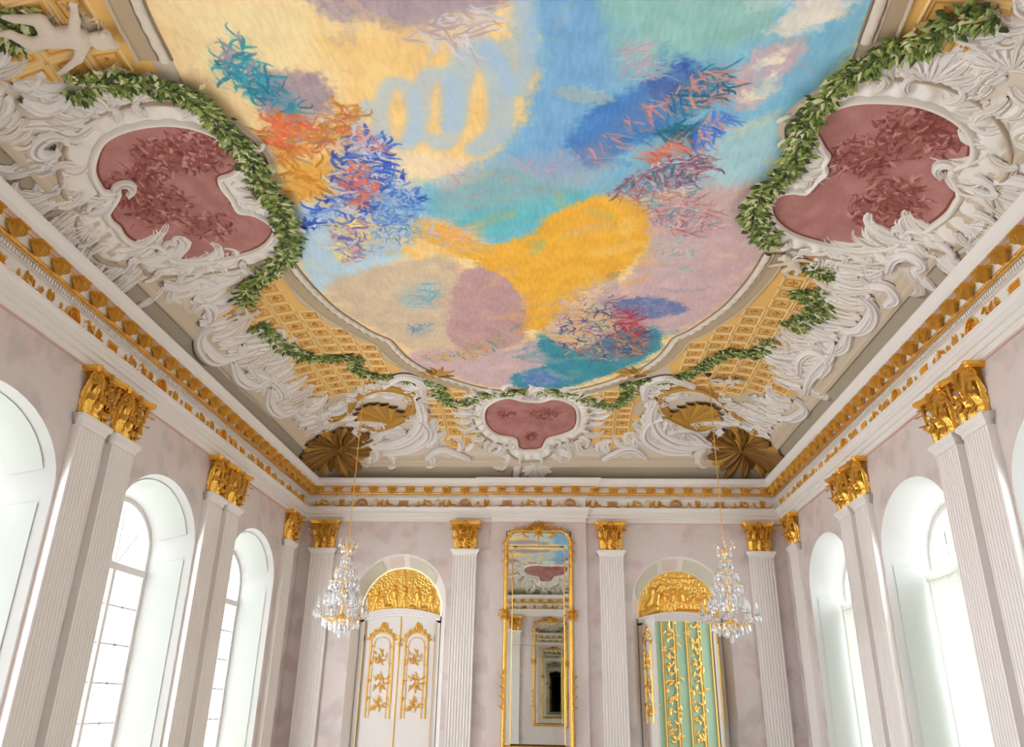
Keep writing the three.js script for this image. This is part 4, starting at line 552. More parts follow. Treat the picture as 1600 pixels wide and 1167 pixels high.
  c = border('white acanthus border around the golden shell, left of the far medallion', [[-4.12,-14.53], [-3.55,-14.13], [-2.67,-13.35], [-1.95,-13.29], [-2.05,-14.45], [-2.21,-15.50], [-2.01,-16.21], [-1.74,-16.53], [-1.28,-16.41], [-0.69,-16.61], [-0.69,-16.73], [-1.92,-16.76], [-3.30,-16.74], [-3.68,-16.52], [-3.94,-16.06], [-4.16,-15.38]], [[-4.01,-15.05], [-3.78,-16.28], [-2.71,-16.44], [-1.09,-16.61]], 39, 80, 0.5, 0.115);
  scrollOn(c.t, [[-3.83,-15.75], [-3.57,-16.28], [-3.03,-16.32], [-2.55,-16.02], [-2.28,-15.28], [-2.21,-14.20]], 0.1, 0.09); scrollOn(c.t, [[-3.27,-16.52], [-2.71,-16.44], [-2.29,-16.10], [-2.31,-15.50], [-2.54,-15.28]], 0.08, 0.1); scrollOn(c.t, [[-4.01,-16.44], [-3.57,-16.28], [-3.10,-15.89], [-2.71,-15.94]], 0.07, 0.1); scrollOn(c.t, [[-2.39,-16.65], [-2.03,-16.44], [-1.70,-16.56], [-1.44,-16.66]], 0.05, 0.08); scrollOn(c.t, [[-2.72,-13.60], [-2.28,-13.14], [-2.04,-13.35], [-2.07,-14.10]], 0.07, 0.09);
  c = border('white acanthus border around the golden shell, right of the far medallion', [[4.22,-14.97], [3.88,-14.66], [3.46,-14.28], [2.59,-13.84], [1.94,-13.83], [2.10,-15.36], [1.97,-16.18], [1.52,-16.52], [1.12,-16.41], [0.66,-16.61], [0.66,-16.73], [1.87,-16.75], [3.19,-16.73], [3.63,-16.51], [3.90,-16.07]], [[4.04,-15.23], [3.55,-16.31], [2.64,-16.44], [0.93,-16.63]], 41, 80, 0.5, 0.115);
  scrollOn(c.t, [[3.75,-15.80], [3.48,-16.28], [2.92,-16.31], [2.48,-16.02], [2.25,-15.29], [2.24,-14.23]], 0.1, 0.09); scrollOn(c.t, [[3.17,-16.51], [2.58,-16.44], [2.20,-16.14], [2.25,-15.54], [2.48,-15.29]], 0.08, 0.1); scrollOn(c.t, [[3.82,-16.43], [3.48,-16.28], [3.04,-15.89], [2.62,-15.94]], 0.07, 0.1); scrollOn(c.t, [[2.26,-16.64], [1.92,-16.44], [1.59,-16.55], [1.33,-16.66]], 0.05, 0.08); scrollOn(c.t, [[2.84,-13.65], [2.29,-13.27], [2.01,-13.58], [2.01,-14.30]], 0.07, 0.09);
}
// golden shells and the dark gilt plumes in the far corners
const GOLDS = [M.goldBrush, M.goldBrush, M.goldBrush2];
for (const [s, sx] of [[-1, 'left'], [1, 'right']]) {
  const X = (p) => s < 0 ? p : [-p[0], p[1]], R = rng(50 + s);
  const sh = thing('golden_shell', `ochre gold scallop shell with curling rim beside the ${sx} chandelier cable`, 'shell ornament'), c = X([-3.10,-15.40]);
  for (let k = 0; k < 9; k++) { const a = PI / 2 + (k / 8 - 0.5) * 2.7; mesh('shell_rib', ribbon(ceil, [[c[0] - s * 0.1, c[1] - 0.25], [c[0] - s * 0.05 + cos(a) * 0.22, c[1] - 0.15 + sin(a) * 0.35], [c[0] + cos(a) * 0.52, c[1] - 0.05 + sin(a) * 0.95]], (t) => 0.02 + 0.1 * t, (u, t) => 0.012 + 0.075 * sqrt(max(0, 1 - u * u)) * (0.4 + 0.6 * t), 10, 6), k % 2 ? M.oldGold : M.goldBrush, sh); }
  mesh('rim_scroll', ribbon(ceil, [X([-3.64,-14.80]), X([-3.31,-14.14]), X([-2.74,-13.73]), X([-2.34,-14.00]), X([-2.39,-14.81]), X([-2.77,-15.50]), X([-3.29,-15.85]), X([-3.57,-15.60])], (t) => 0.13 * (0.4 + 0.6 * sin(PI * t)), (u) => 0.1 * sqrt(max(0, 1 - u * u)) * (0.7 + 0.3 * cos(u * 7)) + 0.005, 46, 8, false, true), M.goldBrush, sh);
  fanOn(sh, ...X([-2.41,-14.00]), PI / 2 - s * 0.2, 1.6, 6, 0.34, R, GOLDS, 0.08);
  fanOn(sh, ...X([-3.78,-15.09]), s < 0 ? PI * 0.75 : PI * 0.25, 1.6, 6, 0.4, R, GOLDS, 0.08);
  const pl = thing('corner_plume', `dark gilt spray of plumes in the far ${sx} corner of the ceiling`, 'corner ornament'), q = X([-4.21,-16.12]);
  const strand = (path, w, h) => ribbon(ceil, path, (t) => w * (0.35 + 0.65 * sst(0, 0.6, t)) * sqrt(max(0.02, 1 - pow(max(0, t - 0.75) / 0.27, 2))), (u, t) => 0.01 + h * (1 - 0.6 * t) * (0.25 + 0.75 * sqrt(max(0, 1 - u * u))) * (0.75 + 0.25 * cos(u * 7)), 14, 8, false, true);
  for (let k = 0; k < 30; k++) { const q2 = k / 29 - 0.5, a = (s < 0 ? PI * 1.22 : -PI * 0.22) + q2 * 5.2 * (s < 0 ? 1 : -1), L = (0.72 + 0.22 * R()) * (abs(q2) > 0.4 ? 0.75 : 1); mesh('plume', strand(curl(q[0], q[1], a, L, (s < 0 ? 1 : -1) * (0.5 + q2 * 2)), 0.085, 0.2 + 0.05 * (k % 3)), k % 3 ? M.goldBrush2 : M.goldBrush, pl); }
  for (let k = 0; k < 10; k++) { const a = k * TAU / 10; mesh('plume', strand(curl(q[0], q[1], a, 0.34, 1.6), 0.07, 0.3), k % 2 ? M.goldBrush : M.goldBrush2, pl); }
  const cr = thing('gilt_leaf_spray', `gilt leaf spray crossing the painting frame on the ${sx} of the far end`, 'leaf ornament'); const o = X([-1.71,-13.05]);
  for (let k = 0; k < 9; k++) { const a = (k / 9) * TAU; leafOn(cr, curl(o[0], o[1], a, 0.26 + 0.12 * abs(cos(a)), 0.7), 0.05, 0.07, R, GOLDS, 'leaf', ceil, false); }
}

// ---------------------------------------------------------------- green leaf garlands
const LEAF = [new THREE.Color('#6d8238'), new THREE.Color('#8b9c4e'), new THREE.Color('#4f6428'), new THREE.Color('#a4b066'), new THREE.Color('#d5d4a6'), new THREE.Color('#3b4b20')];
const leafMat = S({ vertexColors: true, roughness: 0.7, side: THREE.DoubleSide, name: 'garland_leaves' });
function garland(label, path, seed, width = 0.17, dens = 190, up = 0) {
  const t = thing('leaf_garland', label, 'garland', [0, 0, 0], 'green garlands of the ceiling'), R = rng(seed), pos = [], col = [], N = 60, sp = spline(path, N); let L = 0; for (let i = 1; i <= N; i++) L += hypot(sp[i][0] - sp[i - 1][0], sp[i][1] - sp[i - 1][1]);
  mesh('stem', roll(ceil, path, 0.02, 0.04, 50, 4), M.contour, t);
  for (let k = 0; k < L * dens * 1.35; k++) {
    const f = R() * (N - 1), i = floor(f), A = sp[i], B = sp[i + 1], tang = atan2(B[1] - A[1], B[0] - A[0]), w = width * (0.75 + 0.35 * sin(f * 1.7)), off = (R() + R() - 1) * w, x = mix(A[0], B[0], f - i) - sin(tang) * off, z = mix(A[1], B[1], f - i) + cos(tang) * off;
    const a = tang + (off > 0 ? 1 : -1) * (0.3 + R() * 1.5) + (R() - 0.5), len = 0.065 + 0.075 * R(), wd = len * (0.17 + 0.13 * R()), lift = up + 0.03 + 0.04 * R() * (1 - abs(off) / w * 0.6), tip = lift + (R() - 0.35) * 0.06, c = LEAF[floor(R() * 6)];
    const q = (u, v, l) => ceil(x + cos(a) * len * u - sin(a) * wd * v, z + sin(a) * len * u + cos(a) * wd * v, l), b = q(0, 0, lift), m1 = q(0.45, 1, lift - 0.012), m2 = q(0.45, -1, lift - 0.012), md = q(0.5, 0, lift + 0.015), e = q(1, 0, max(0.02 + up, tip));
    for (const v of [b, md, m1, m1, md, e, b, m2, md, m2, e, md]) { pos.push(v.x, v.y, v.z); col.push(c.r, c.g, c.b); }
  }
  const g = new THREE.BufferGeometry(); g.setAttribute('position', new THREE.Float32BufferAttribute(pos, 3)); g.setAttribute('color', new THREE.Float32BufferAttribute(col, 3)); g.computeVertexNormals();
  mesh('leaves', g, leafMat, t).userData.kind = 'stuff'; return t;
}
garland('green garland draped along the inner side of the left rose medallion', [[-4.01,-5.51], [-3.86,-5.58], [-3.65,-5.57], [-3.50,-5.63], [-3.32,-5.71], [-3.15,-5.76], [-3.00,-5.84], [-2.95,-6.02], [-2.90,-6.19], [-2.86,-6.38], [-2.83,-6.63], [-2.77,-6.84], [-2.79,-7.11], [-2.80,-7.45], [-2.75,-7.73], [-2.79,-8.06], [-2.85,-8.42], [-3.02,-8.83], [-3.43,-9.25], [-3.72,-9.49], [-3.87,-9.68], [-3.95,-10.03]], 61, 0.15, 260, 0.06);
garland('green garland draped along the inner side of the right rose medallion', [[3.93,-4.97], [3.83,-5.08], [3.69,-5.09], [3.61,-5.18], [3.55,-5.32], [3.48,-5.47], [3.35,-5.50], [3.22,-5.53], [3.14,-5.68], [3.03,-5.77], [2.97,-5.93], [2.91,-6.06], [2.87,-6.22], [2.85,-6.39], [2.83,-6.62], [2.86,-6.88], [2.88,-7.08], [2.84,-7.29], [2.74,-7.49], [2.66,-7.72], [2.65,-7.96], [2.71,-8.22], [2.88,-8.47], [3.06,-8.78]], 63, 0.15, 260, 0.06);
garland('green garland swinging from the left coffers to above the far medallion', [[-4.05,-10.63], [-3.96,-10.99], [-3.95,-11.46], [-3.81,-11.72], [-3.67,-12.12], [-3.33,-12.30], [-2.96,-12.29], [-3.04,-12.76], [-2.90,-13.10], [-2.60,-13.16], [-2.23,-13.35], [-1.99,-13.42], [-1.77,-13.61], [-1.74,-14.20], [-1.52,-14.63], [-1.19,-14.35], [-0.99,-14.14], [-0.72,-14.04], [-0.42,-13.98], [-0.06,-13.88]], 65, 0.11, 220);
garland('green garland swinging from the right coffers to above the far medallion', [[0.05,-13.88], [0.50,-14.05], [0.79,-14.19], [1.14,-14.54], [1.41,-14.76], [1.65,-14.37], [1.73,-13.96], [1.63,-13.58], [1.87,-13.48], [2.28,-13.37], [2.57,-13.19], [2.82,-12.81], [2.99,-12.48], [3.18,-12.12], [3.48,-12.21], [3.65,-11.84], [3.65,-11.46]], 67, 0.11, 220);
garland('thick green leaf bunch hanging over the right coffers', [[3.80,-11.01], [3.95,-10.72], [4.04,-10.28], [4.00,-10.08], [3.86,-9.95], [3.71,-10.13]], 69, 0.17, 320);
garland('short green leaf sprig below the right rose medallion', [[3.61,-9.20], [3.79,-9.34], [3.94,-9.39]], 71, 0.13, 300);
garland('green garland held by the winged child at the upper left', [[-3.92,-4.67], [-3.98,-4.80], [-4.12,-4.86], [-4.11,-4.98], [-3.99,-4.95]], 73, 0.15, 280);

// ---------------------------------------------------------------- putti modelled in low relief
function putto(label, c, s, turn, joints, mat = M.leafCream) {
  const res = 76, mc = new MarchingCubes(res, mat, false, false, 60000), B = joints;   // [ax, ay, al, ra, bx, by, bl, rb] bones in a unit figure about 1.6 long
  for (let k = 0; k < res; k++) for (let j = 0; j < res; j++) for (let i = 0; i < res; i++) {
    const p = [(i / res * 2 - 1), (j / res * 2 - 1), (k / res * 2 - 1)]; let d = 9;
    for (const b of B) { const ab = [b[4] - b[0], b[5] - b[1], b[6] - b[2]], ap = [p[0] - b[0], p[1] - b[1], p[2] - b[2]], h = clamp((ab[0] * ap[0] + ab[1] * ap[1] + ab[2] * ap[2]) / (ab[0] ** 2 + ab[1] ** 2 + ab[2] ** 2 + 1e-9)), e = hypot(ap[0] - ab[0] * h, ap[1] - ab[1] * h, ap[2] - ab[2] * h) - mix(b[3], b[7], h), q = clamp(0.5 + 0.5 * (e - d) / 0.035); d = mix(e, d, q) - 0.035 * q * (1 - q); }
    mc.field[k * res * res + j * res + i] = -d;
  }
  mc.isolation = 0; mc.update();
  const n = mc.count, pos = new Float32Array(n * 3); for (let i = 0; i < n; i++) { const x = mc.positionArray[i * 3] * s, y = mc.positionArray[i * 3 + 1] * s, l = mc.positionArray[i * 3 + 2] * s; const v = ceil(c[0] + x * cos(turn) - y * sin(turn), c[1] + x * sin(turn) + y * cos(turn), l * 0.6 + 0.05 * s + 0.02); pos.set([v.x, v.y, v.z], i * 3); }
  let g = new THREE.BufferGeometry(); g.setAttribute('position', new THREE.BufferAttribute(pos, 3)); g = mergeVertices(g, 1e-4); g.computeVertexNormals();
  return tag(mesh('putto', g, mat), label, 'putto figure', 'putti of the ceiling');
}
const limb = (pts, r) => { const o = []; for (let i = 0; i < pts.length - 1; i++) o.push([...pts[i], r[i], ...pts[i + 1], r[i + 1]]); return o; };
const hand = (x, y, l, a) => [-0.5, -0.2, 0.1, 0.4, 0.9].flatMap((d, i) => limb([[x, y, l], [x + cos(a + d) * (i === 4 ? 0.07 : 0.09), y + sin(a + d) * (i === 4 ? 0.07 : 0.09), l + 0.01]], [0.022, 0.014]));
// lying figure: head, curls, face, torso, arms reaching, legs bent
const FLYER = [...limb([[0.4, -0.1, 0.12], [0.43, -0.1, 0.12]], [0.155, 0.15]), ...limb([[0.37, -0.1, 0.27], [0.41, -0.1, 0.28]], [0.03, 0.018]), ...limb([[0.44, -0.15, 0.25], [0.45, -0.15, 0.26]], [0.02, 0.02]), ...limb([[0.44, -0.05, 0.25], [0.45, -0.05, 0.26]], [0.02, 0.02]), ...limb([[0.33, -0.14, 0.24], [0.33, -0.07, 0.24]], [0.018, 0.018]), ...[0, 1, 2, 3, 4, 5, 6, 7].flatMap((k) => limb([[0.5 + 0.05 * cos(k), -0.22 + k * 0.034, 0.16 + 0.05 * sin(k * 2)], [0.53 + 0.04 * cos(k), -0.22 + k * 0.034, 0.12]], [0.05, 0.045])), ...limb([[0.28, -0.06, 0.05], [0.1, 0, 0], [-0.15, 0.1, 0]], [0.09, 0.19, 0.18]), ...limb([[0.16, -0.1, 0.05], [-0.1, -0.32, 0.06], [-0.38, -0.42, 0.05]], [0.09, 0.065, 0.045]), ...hand(-0.38, -0.42, 0.05, -2.8), ...limb([[0.15, 0.12, 0.08], [0.3, 0.3, 0.12], [0.42, 0.48, 0.1]], [0.09, 0.065, 0.045]), ...hand(0.42, 0.48, 0.1, 1.1), ...limb([[-0.18, 0.1, 0.05], [-0.42, 0.18, 0.12], [-0.55, 0.42, 0.05], [-0.66, 0.48, 0.05]], [0.13, 0.1, 0.06, 0.04]), ...limb([[-0.16, 0.18, 0.05], [-0.1, 0.46, 0.12], [-0.36, 0.58, 0.05], [-0.44, 0.66, 0.05]], [0.13, 0.1, 0.06, 0.04])];
const WING = (t, c, s, turn, R, k = 1) => { for (let i = 0; i < 5; i++) leafOn(t, curl(c[0], c[1], turn + k * i * 0.22, s * (0.5 + 0.09 * i), k * 0.5), 0.045 * s * 1.4, 0.05, R, [M.leafCream, M.leafTaupe], 'feather', ceil, false); };
{ const R = rng(90);
  let p = putto('plump winged child reaching along a garland at the upper left of the ceiling', [-3.73,-5.07], 0.62, 0.12, FLYER.map((b) => b)); WING(p, [-3.56,-5.17], 0.5, 0.6, R, 1); WING(p, [-3.73,-4.84], 0.5, -2.2, R, -1);
  p = putto('small winged child reclining on scrolls at the left coffers', [-4.04,-10.29], 0.34, 0.5, FLYER);
  p = putto('small winged child stretched below the right rose medallion', [3.42,-9.18], 0.42, 2.6, FLYER);
  p = putto('small child perched above the right white scrolls', [3.96,-11.62], 0.34, 2.2, FLYER);
  p = putto('small child flying beside the right golden shell', [3.40,-13.34], 0.42, 0.9, FLYER);
  p = putto('small child seated on scrolls near the left golden shell', [-4.13,-13.70], 0.38, 1.9, FLYER);
}

// ---------------------------------------------------------------- doors of the far wall
const ZB = ZC - WZ - 0.34;                            // back of the door niches
const segTop = (x, mid, drop) => mid - drop * (x / 0.82) ** 2;
// gilt lunette relief: figures, foliage and buildings raised from a ground
function lunette(parent, figures, ground) {
  const n = 150, m = 84, pos = [], uv = [], idx = [];
  for (let i = 0; i <= n; i++) for (let j = 0; j <= m; j++) {
    const x = (i / n * 2 - 1) * 0.815, lo = segTop(x, EYE + 1.77, 0.13), hi = EYE + 1.72 + 0.86 * sqrt(max(0, 1 - (x / 0.82) ** 2)), y = mix(lo, max(lo, hi), j / m);
    let h = 0.012 + ground(x, y - EYE); for (const [ax, ay, ra, bx, by, rb, d = 1] of figures) { const dx = bx - ax, dy = by - ay, t = clamp(((x - ax) * dx + (y - EYE - ay) * dy) / (dx * dx + dy * dy + 1e-9)), r = mix(ra, rb, t), e = hypot(x - ax - dx * t, y - EYE - ay - dy * t); if (e < r) h = max(h, d * (0.022 + sqrt(r * r - e * e) * 1.25)); }
    const edge = min(1, (1 - abs(x) / 0.815) * 14, (hi - y) * 14 + 0.02, (y - lo) * 30 + 0.1); if (edge < 0.6) h = max(h, 0.03 * sin(PI * clamp(edge / 0.6)));
    pos.push(x, y, h); uv.push(x, y);
  }
  for (let i = 0; i < n; i++) for (let j = 0; j < m; j++) { const a = i * (m + 1) + j, b = a + m + 1; idx.push(a, b, a + 1, b, b + 1, a + 1); }
  const g = new THREE.BufferGeometry(); g.setAttribute('position', new THREE.Float32BufferAttribute(pos, 3)); g.setAttribute('uv', new THREE.Float32BufferAttribute(uv, 2)); g.setIndex(idx); g.computeVertexNormals();
  return mesh('lunette_relief', g, M.giltRelief, parent);
}
function person(x, y, s, lean = 0) { const a = lean; return [[x + a, y + 0.37 * s, 0.04 * s, x + a, y + 0.38 * s, 0.04 * s, 1.5], [x, y + 0.18 * s, 0.04 * s, x + a * 0.8, y + 0.29 * s, 0.05 * s, 1.2], [x - 0.045 * s, y, 0.016 * s, x - 0.015, y + 0.17 * s, 0.03 * s], [x + 0.05 * s, y, 0.016 * s, x + 0.015, y + 0.17 * s, 0.03 * s], [x + a - 0.05 * s, y + 0.28 * s, 0.02 * s, x + a - 0.13 * s, y + 0.2 * s, 0.014 * s], [x + a + 0.05 * s, y + 0.28 * s, 0.02 * s, x + a + 0.14 * s, y + 0.25 * s, 0.013 * s]]; }
const LUNETTES = [
  [[...person(-0.55, 1.74, 0.9, 0.03), ...person(-0.4, 1.78, 0.6), ...person(-0.16, 1.8, 1.05, -0.02), ...person(0.02, 1.82, 0.95, 0.03), ...person(0.34, 1.8, 0.95, -0.03), ...person(0.6, 1.74, 1.0), [-0.3, 1.8, 0.06, -0.25, 1.8, 0.06], [0.2, 1.8, 0.05, 0.24, 1.8, 0.05], [0.46, 1.77, 0.05, 0.5, 1.77, 0.05]], (x, y) => 0.01 + 0.02 * max(0, noise(x * 16, y * 16)) * (x < -0.2 || x > 0.3 ? 1.3 : 0.4) + (abs(x) < 0.24 && y > 2.05 ? 0.018 * (0.5 + 0.5 * Math.sign(cos(x * 40))) : 0)],
  [[...person(-0.1, 1.8, 1.0, 0.03), ...person(-0.24, 1.8, 0.9, -0.03), ...person(0.12, 1.8, 1.05, -0.02), ...person(0.3, 1.8, 0.85, 0.04), ...person(0.55, 1.75, 0.95), [-0.7, 1.72, 0.07, -0.45, 1.84, 0.1], [-0.45, 1.84, 0.08, -0.4, 2.1, 0.07], [-0.62, 1.9, 0.05, -0.34, 2.28, 0.04], [-0.55, 1.86, 0.04, -0.5, 2.2, 0.05], [0.0, 1.78, 0.06, 0.4, 1.77, 0.06]], (x, y) => 0.01 + 0.016 * max(0, noise(x * 14 + 7, y * 14)) + (x > -0.2 && x < 0.4 && y > 2.33 && y < 2.44 ? 0.02 + 0.012 * cos(x * 90) : 0) + (abs(x - 0.1) < 0.03 && y > 2.1 ? 0.025 : 0)],
];
M.giltRelief = S({ color: lin(0.95, 0.6, 0.15), metalness: 0.9, roughness: 0.36, name: 'gilt_relief' });
// rocaille ornament of a door leaf, in the leaf's own plane (about 0.5 wide)
function leafOrnament(leafMesh, w, h0) {
  const R = rng(4), put = (nm, g) => mesh(nm, g, M.giltSoft, leafMesh), Y = h0;
  const line = (pts, hw, h = 0.018, N = 40) => roll((a, b, l) => V(a, b, 0.03 + l), pts, hw, h, N, 4), pl = (x, y, d, L, bend, ww) => plume((a, b, l) => V(a, b, 0.03 + l), curl(x, y, d, L, bend), ww, 0.03, 2, 8, 6);
  put('gilt_panel_frame', line([[-w, Y - 1.6], [-w, Y - 0.9], [-w * 0.95, Y - 0.4], [-w * 0.9, Y - 0.12], [-w * 0.55, Y - 0.02], [0, Y], [w * 0.55, Y - 0.02], [w * 0.9, Y - 0.12], [w * 0.95, Y - 0.4], [w, Y - 0.9], [w, Y - 1.6]], 0.018, 0.022, 90));
  put('gilt_panel_frame', line([[-w * 0.7, Y - 1.6], [-w * 0.7, Y - 0.5], [-w * 0.55, Y - 0.16], [0, Y - 0.1], [w * 0.55, Y - 0.16], [w * 0.7, Y - 0.5], [w * 0.7, Y - 1.6]], 0.008, 0.012, 60));
  const crest = []; for (let k = 0; k < 9; k++) { const a = PI / 2 + (k / 8 - 0.5) * 2.2; crest.push(pl(0.02, Y + 0.02, a, 0.14 + 0.06 * R(), (k - 4) * -0.5, 0.022)); }
  for (const s of [-1, 1]) for (let k = 0; k < 8; k++) { const x = s * w * (0.12 + k * 0.125), y = Y - 0.02 - 0.16 * pow(k / 7, 2); crest.push(pl(x, y, PI / 2 - s * (0.2 + 0.14 * k) + (k % 2 ? 0.9 * s : 0), 0.1 + 0.05 * R(), s * (k % 2 ? -2 : 1.8), 0.024)); }
  crest.push(line(spiral(0.03, Y + 0.1, 0.06, 0.015, 0, 5, 10), 0.01, 0.03, 20));
  put('gilt_crest', merge(crest));
  for (const [y, sc] of [[-0.48, 1], [-0.95, 1.2], [-1.35, 1.1]]) { const sp = []; for (let k = 0; k < 14; k++) sp.push(pl((R() - 0.5) * w * 0.9, Y + y + (R() - 0.5) * 0.16, R() * TAU, 0.12 * sc, (R() - 0.5) * 3, 0.018 * sc)); sp.push(line([[-w * 0.3, Y + y - 0.12], [0, Y + y], [w * 0.15, Y + y + 0.15]], 0.006)); put('gilt_sprig', merge(sp)); }
  for (const s of [-1, 1]) for (let k = 0; k < 4; k++) put('gilt_leaf', pl(s * w, Y - 0.35 - k * 0.32, PI / 2, 0.14, s * 1.8, 0.022));
}
function doorLeaf(parent, name, w, tall, hinge, turn) {
  const g = new THREE.Group(); g.name = name; g.position.set(hinge, 0, 0); g.rotation.y = turn; parent.add(g); const s = hinge < 0 ? 1 : -1;
  const sh = new THREE.Shape(), top = (x) => segTop(hinge < 0 ? hinge + x : hinge - x, EYE + 1.63, 0.13); sh.moveTo(0, 0.02); sh.lineTo(s * w, 0.02); for (let k = 8; k >= 0; k--) sh.lineTo(s * w * k / 8, top(w * k / 8));
  const body = mesh('leaf_panel', new THREE.ExtrudeGeometry(sh, { depth: 0.05, bevelEnabled: true, bevelSize: 0.004, bevelThickness: 0.004, bevelSegments: 1 }).translate(0, 0, -0.03), M.white, g);
  const orn = new THREE.Group(); orn.name = 'gilt_ornament'; orn.position.set(s * w * 0.52, 0, 0); g.add(orn); leafOrnament(orn, w * 0.33, EYE + 1.32); return g;
}
for (const [s, no] of [[-1, 1], [1, 2]]) {
  const d = struct('door_' + no, s < 0 ? 'closed white double door with gilt rocaille under a gilt lunette' : 'open doorway with gilt lunette and white casing onto a green room'); d.position.set(s * DOOR_X, 0, ZB);
  lunette(d, ...LUNETTES[s < 0 ? 0 : 1]);
  // segmental cornice over the door
  const co = []; for (const [m0, m1, z0, z1] of [[1.63, 1.68, 0.0, 0.06], [1.68, 1.72, 0.0, 0.1], [1.72, 1.775, 0.0, 0.14]]) { const sh = new THREE.Shape(); for (let k = 0; k <= 16; k++) { const x = (k / 8 - 1) * 0.82; k ? sh.lineTo(x, segTop(x, EYE + m0, 0.13)) : sh.moveTo(x, segTop(x, EYE + m0, 0.13)); } for (let k = 16; k >= 0; k--) { const x = (k / 8 - 1) * 0.82; sh.lineTo(x, segTop(x, EYE + m1, 0.13)); } co.push(new THREE.ExtrudeGeometry(sh, { depth: z1, bevelEnabled: false })); }
  mesh('door_cornice', co, M.white, d);
  for (const t of [-1, 1]) { const c = mesh('door_casing', [box(0.09, EYE + 1.55, 0.08, t * 0.775, (EYE + 1.55) / 2, 0.02), box(0.03, EYE + 1.53, 0.11, t * 0.745, (EYE + 1.53) / 2, 0.02)], M.white, d); mesh('gilt_line', box(0.012, EYE + 1.5, 0.014, t * 0.73, (EYE + 1.5) / 2, 0.08), M.giltSoft, c); }
  if (s < 0) {
    for (const t of [-1, 1]) doorLeaf(d, 'door_leaf', 0.725, EYE + 1.5, t * 0.73, 0);
    mesh('meeting_rail', [roll((a, b, l) => V(a, b, 0.02 + l), [[0, 0.05], [0, EYE + 0.8], [0, EYE + 1.62]], 0.013, 0.03, 6, 5)], M.giltSoft, d);
    mesh('gilt_boss', [new THREE.SphereGeometry(0.045, 12, 8).scale(1.5, 0.7, 0.6).translate(0, EYE + 1.08, 0.05), new THREE.SphereGeometry(0.025, 8, 6).translate(0, EYE + 1.08, 0.08), plume((a, b, l) => V(a, b, 0.04 + l), curl(0, EYE + 1.12, PI / 2, 0.16, 0.6), 0.03, 0.03)], M.giltSoft, d);
    for (const t of [-1, 1]) mesh('hinge', new THREE.CylinderGeometry(0.012, 0.012, 0.12, 8).translate(t * 0.722, EYE + 1.2, 0.05), M.dark, d);
  } else {
    mesh('door_jamb', [box(0.04, EYE + 1.55, 0.5, -0.75, (EYE + 1.55) / 2, -0.25), box(0.04, EYE + 1.55, 0.5, 0.75, (EYE + 1.55) / 2, -0.25)], M.dark, d);  // dark colour paints the shade in the gap beside the open leaves
    for (const t of [-1, 1]) { const l = doorLeaf(d, 'door_leaf', 0.7, EYE + 1.5, t * 0.73, t * 1.36); l.position.z = -0.05; }
    for (const t of [-1, 1]) mesh('hinge', box(0.02, 0.1, 0.04, t * 0.735, EYE + 1.1, 0.06), M.giltSoft, d);
  }
}
// closed backs for the niches of the wall behind the viewer
for (const s of [-1, 1]) { const d = struct('door_' + (s < 0 ? 3 : 4), `white closed door in the end wall behind the viewer, ${s < 0 ? 'left' : 'right'}`, [box(1.7, EYE + 2.7, 0.05, 0, (EYE + 2.7) / 2, 0)], M.white); d.position.set(s * DOOR_X, 0, ZC + WZ + 0.37); const p = lunette(d, ...LUNETTES[0]); p.rotation.y = PI; p.position.z = -0.03; }

// the green and gold room seen through the open door
{ const zf = -22.2, gx = [0.6, 8.6];
  const gw = struct('wall_green', 'pale green wall with gilt strips in the room beyond the open door', box(gx[1] - gx[0], 5.2, 0.1, (gx[0] + gx[1]) / 2, 2.6, zf - 0.05), M.green), R = rng(77);
  for (let k = 0; k < 26; k++) { const x = gx[0] + 0.25 + k * 0.31;
    const st = mesh('gilt_strip', [box(0.035, 5, 0.04, x, 2.5, zf + 0.02), box(0.012, 5, 0.03, x + 0.05, 2.5, zf + 0.015)], M.giltSoft, gw);
    const lv = []; for (let i = 0; i < 44; i++) { const y = 0.9 + i * 0.09 + R() * 0.04; lv.push(plume((a, b, l) => V(a, b, zf + 0.03 + l), curl(x + (k % 2 ? 0.14 : 0.0) + (R() - 0.5) * 0.1, y, R() * TAU, 0.1 + 0.07 * R(), (R() - 0.5) * 3), 0.034, 0.03, 2, 6, 4)); }
    mesh('gilt_foliage', lv, M.giltSoft, st); }
  const x0 = gx[0], x1 = gx[1], zm = (zf + ZB - 0.5) / 2, dz = ZB - 0.5 - zf;
  struct('wall_green_room', 'plain shell of the room beyond the open door', [box(0.1, 5.2, dz, x0, 2.6, zm), box(x1 - x0, 0.1, dz, (x0 + x1) / 2, 5.2, zm), box(x1 - x0, 0.1, dz, (x0 + x1) / 2, -0.05, zm), box(0.1, 0.9, dz, x1, 0.45, zm), box(0.1, 0.5, dz, x1, 4.95, zm), box(0.1, 5.2, 0.5, x1, 2.6, zf + 0.25), box(0.1, 5.2, 0.5, x1, 2.6, ZB - 0.75),
    box(1.48, 5.2, 0.1, x0 + 0.74, 2.6, ZB - 0.5), box(x1 - 3.6, 5.2, 0.1, (x1 + 3.6) / 2, 2.6, ZB - 0.5), box(1.52, 1.9, 0.1, DOOR_X, 4.25, ZB - 0.5)], M.white);
  const l = new THREE.RectAreaLight(SKY, SKY_LEVEL, 2.0, 2.4); l.name = 'green_room_daylight'; l.position.set(x1 + 0.1, 2.8, zm); l.lookAt(0, 2.8, zm); scene.add(l);
}

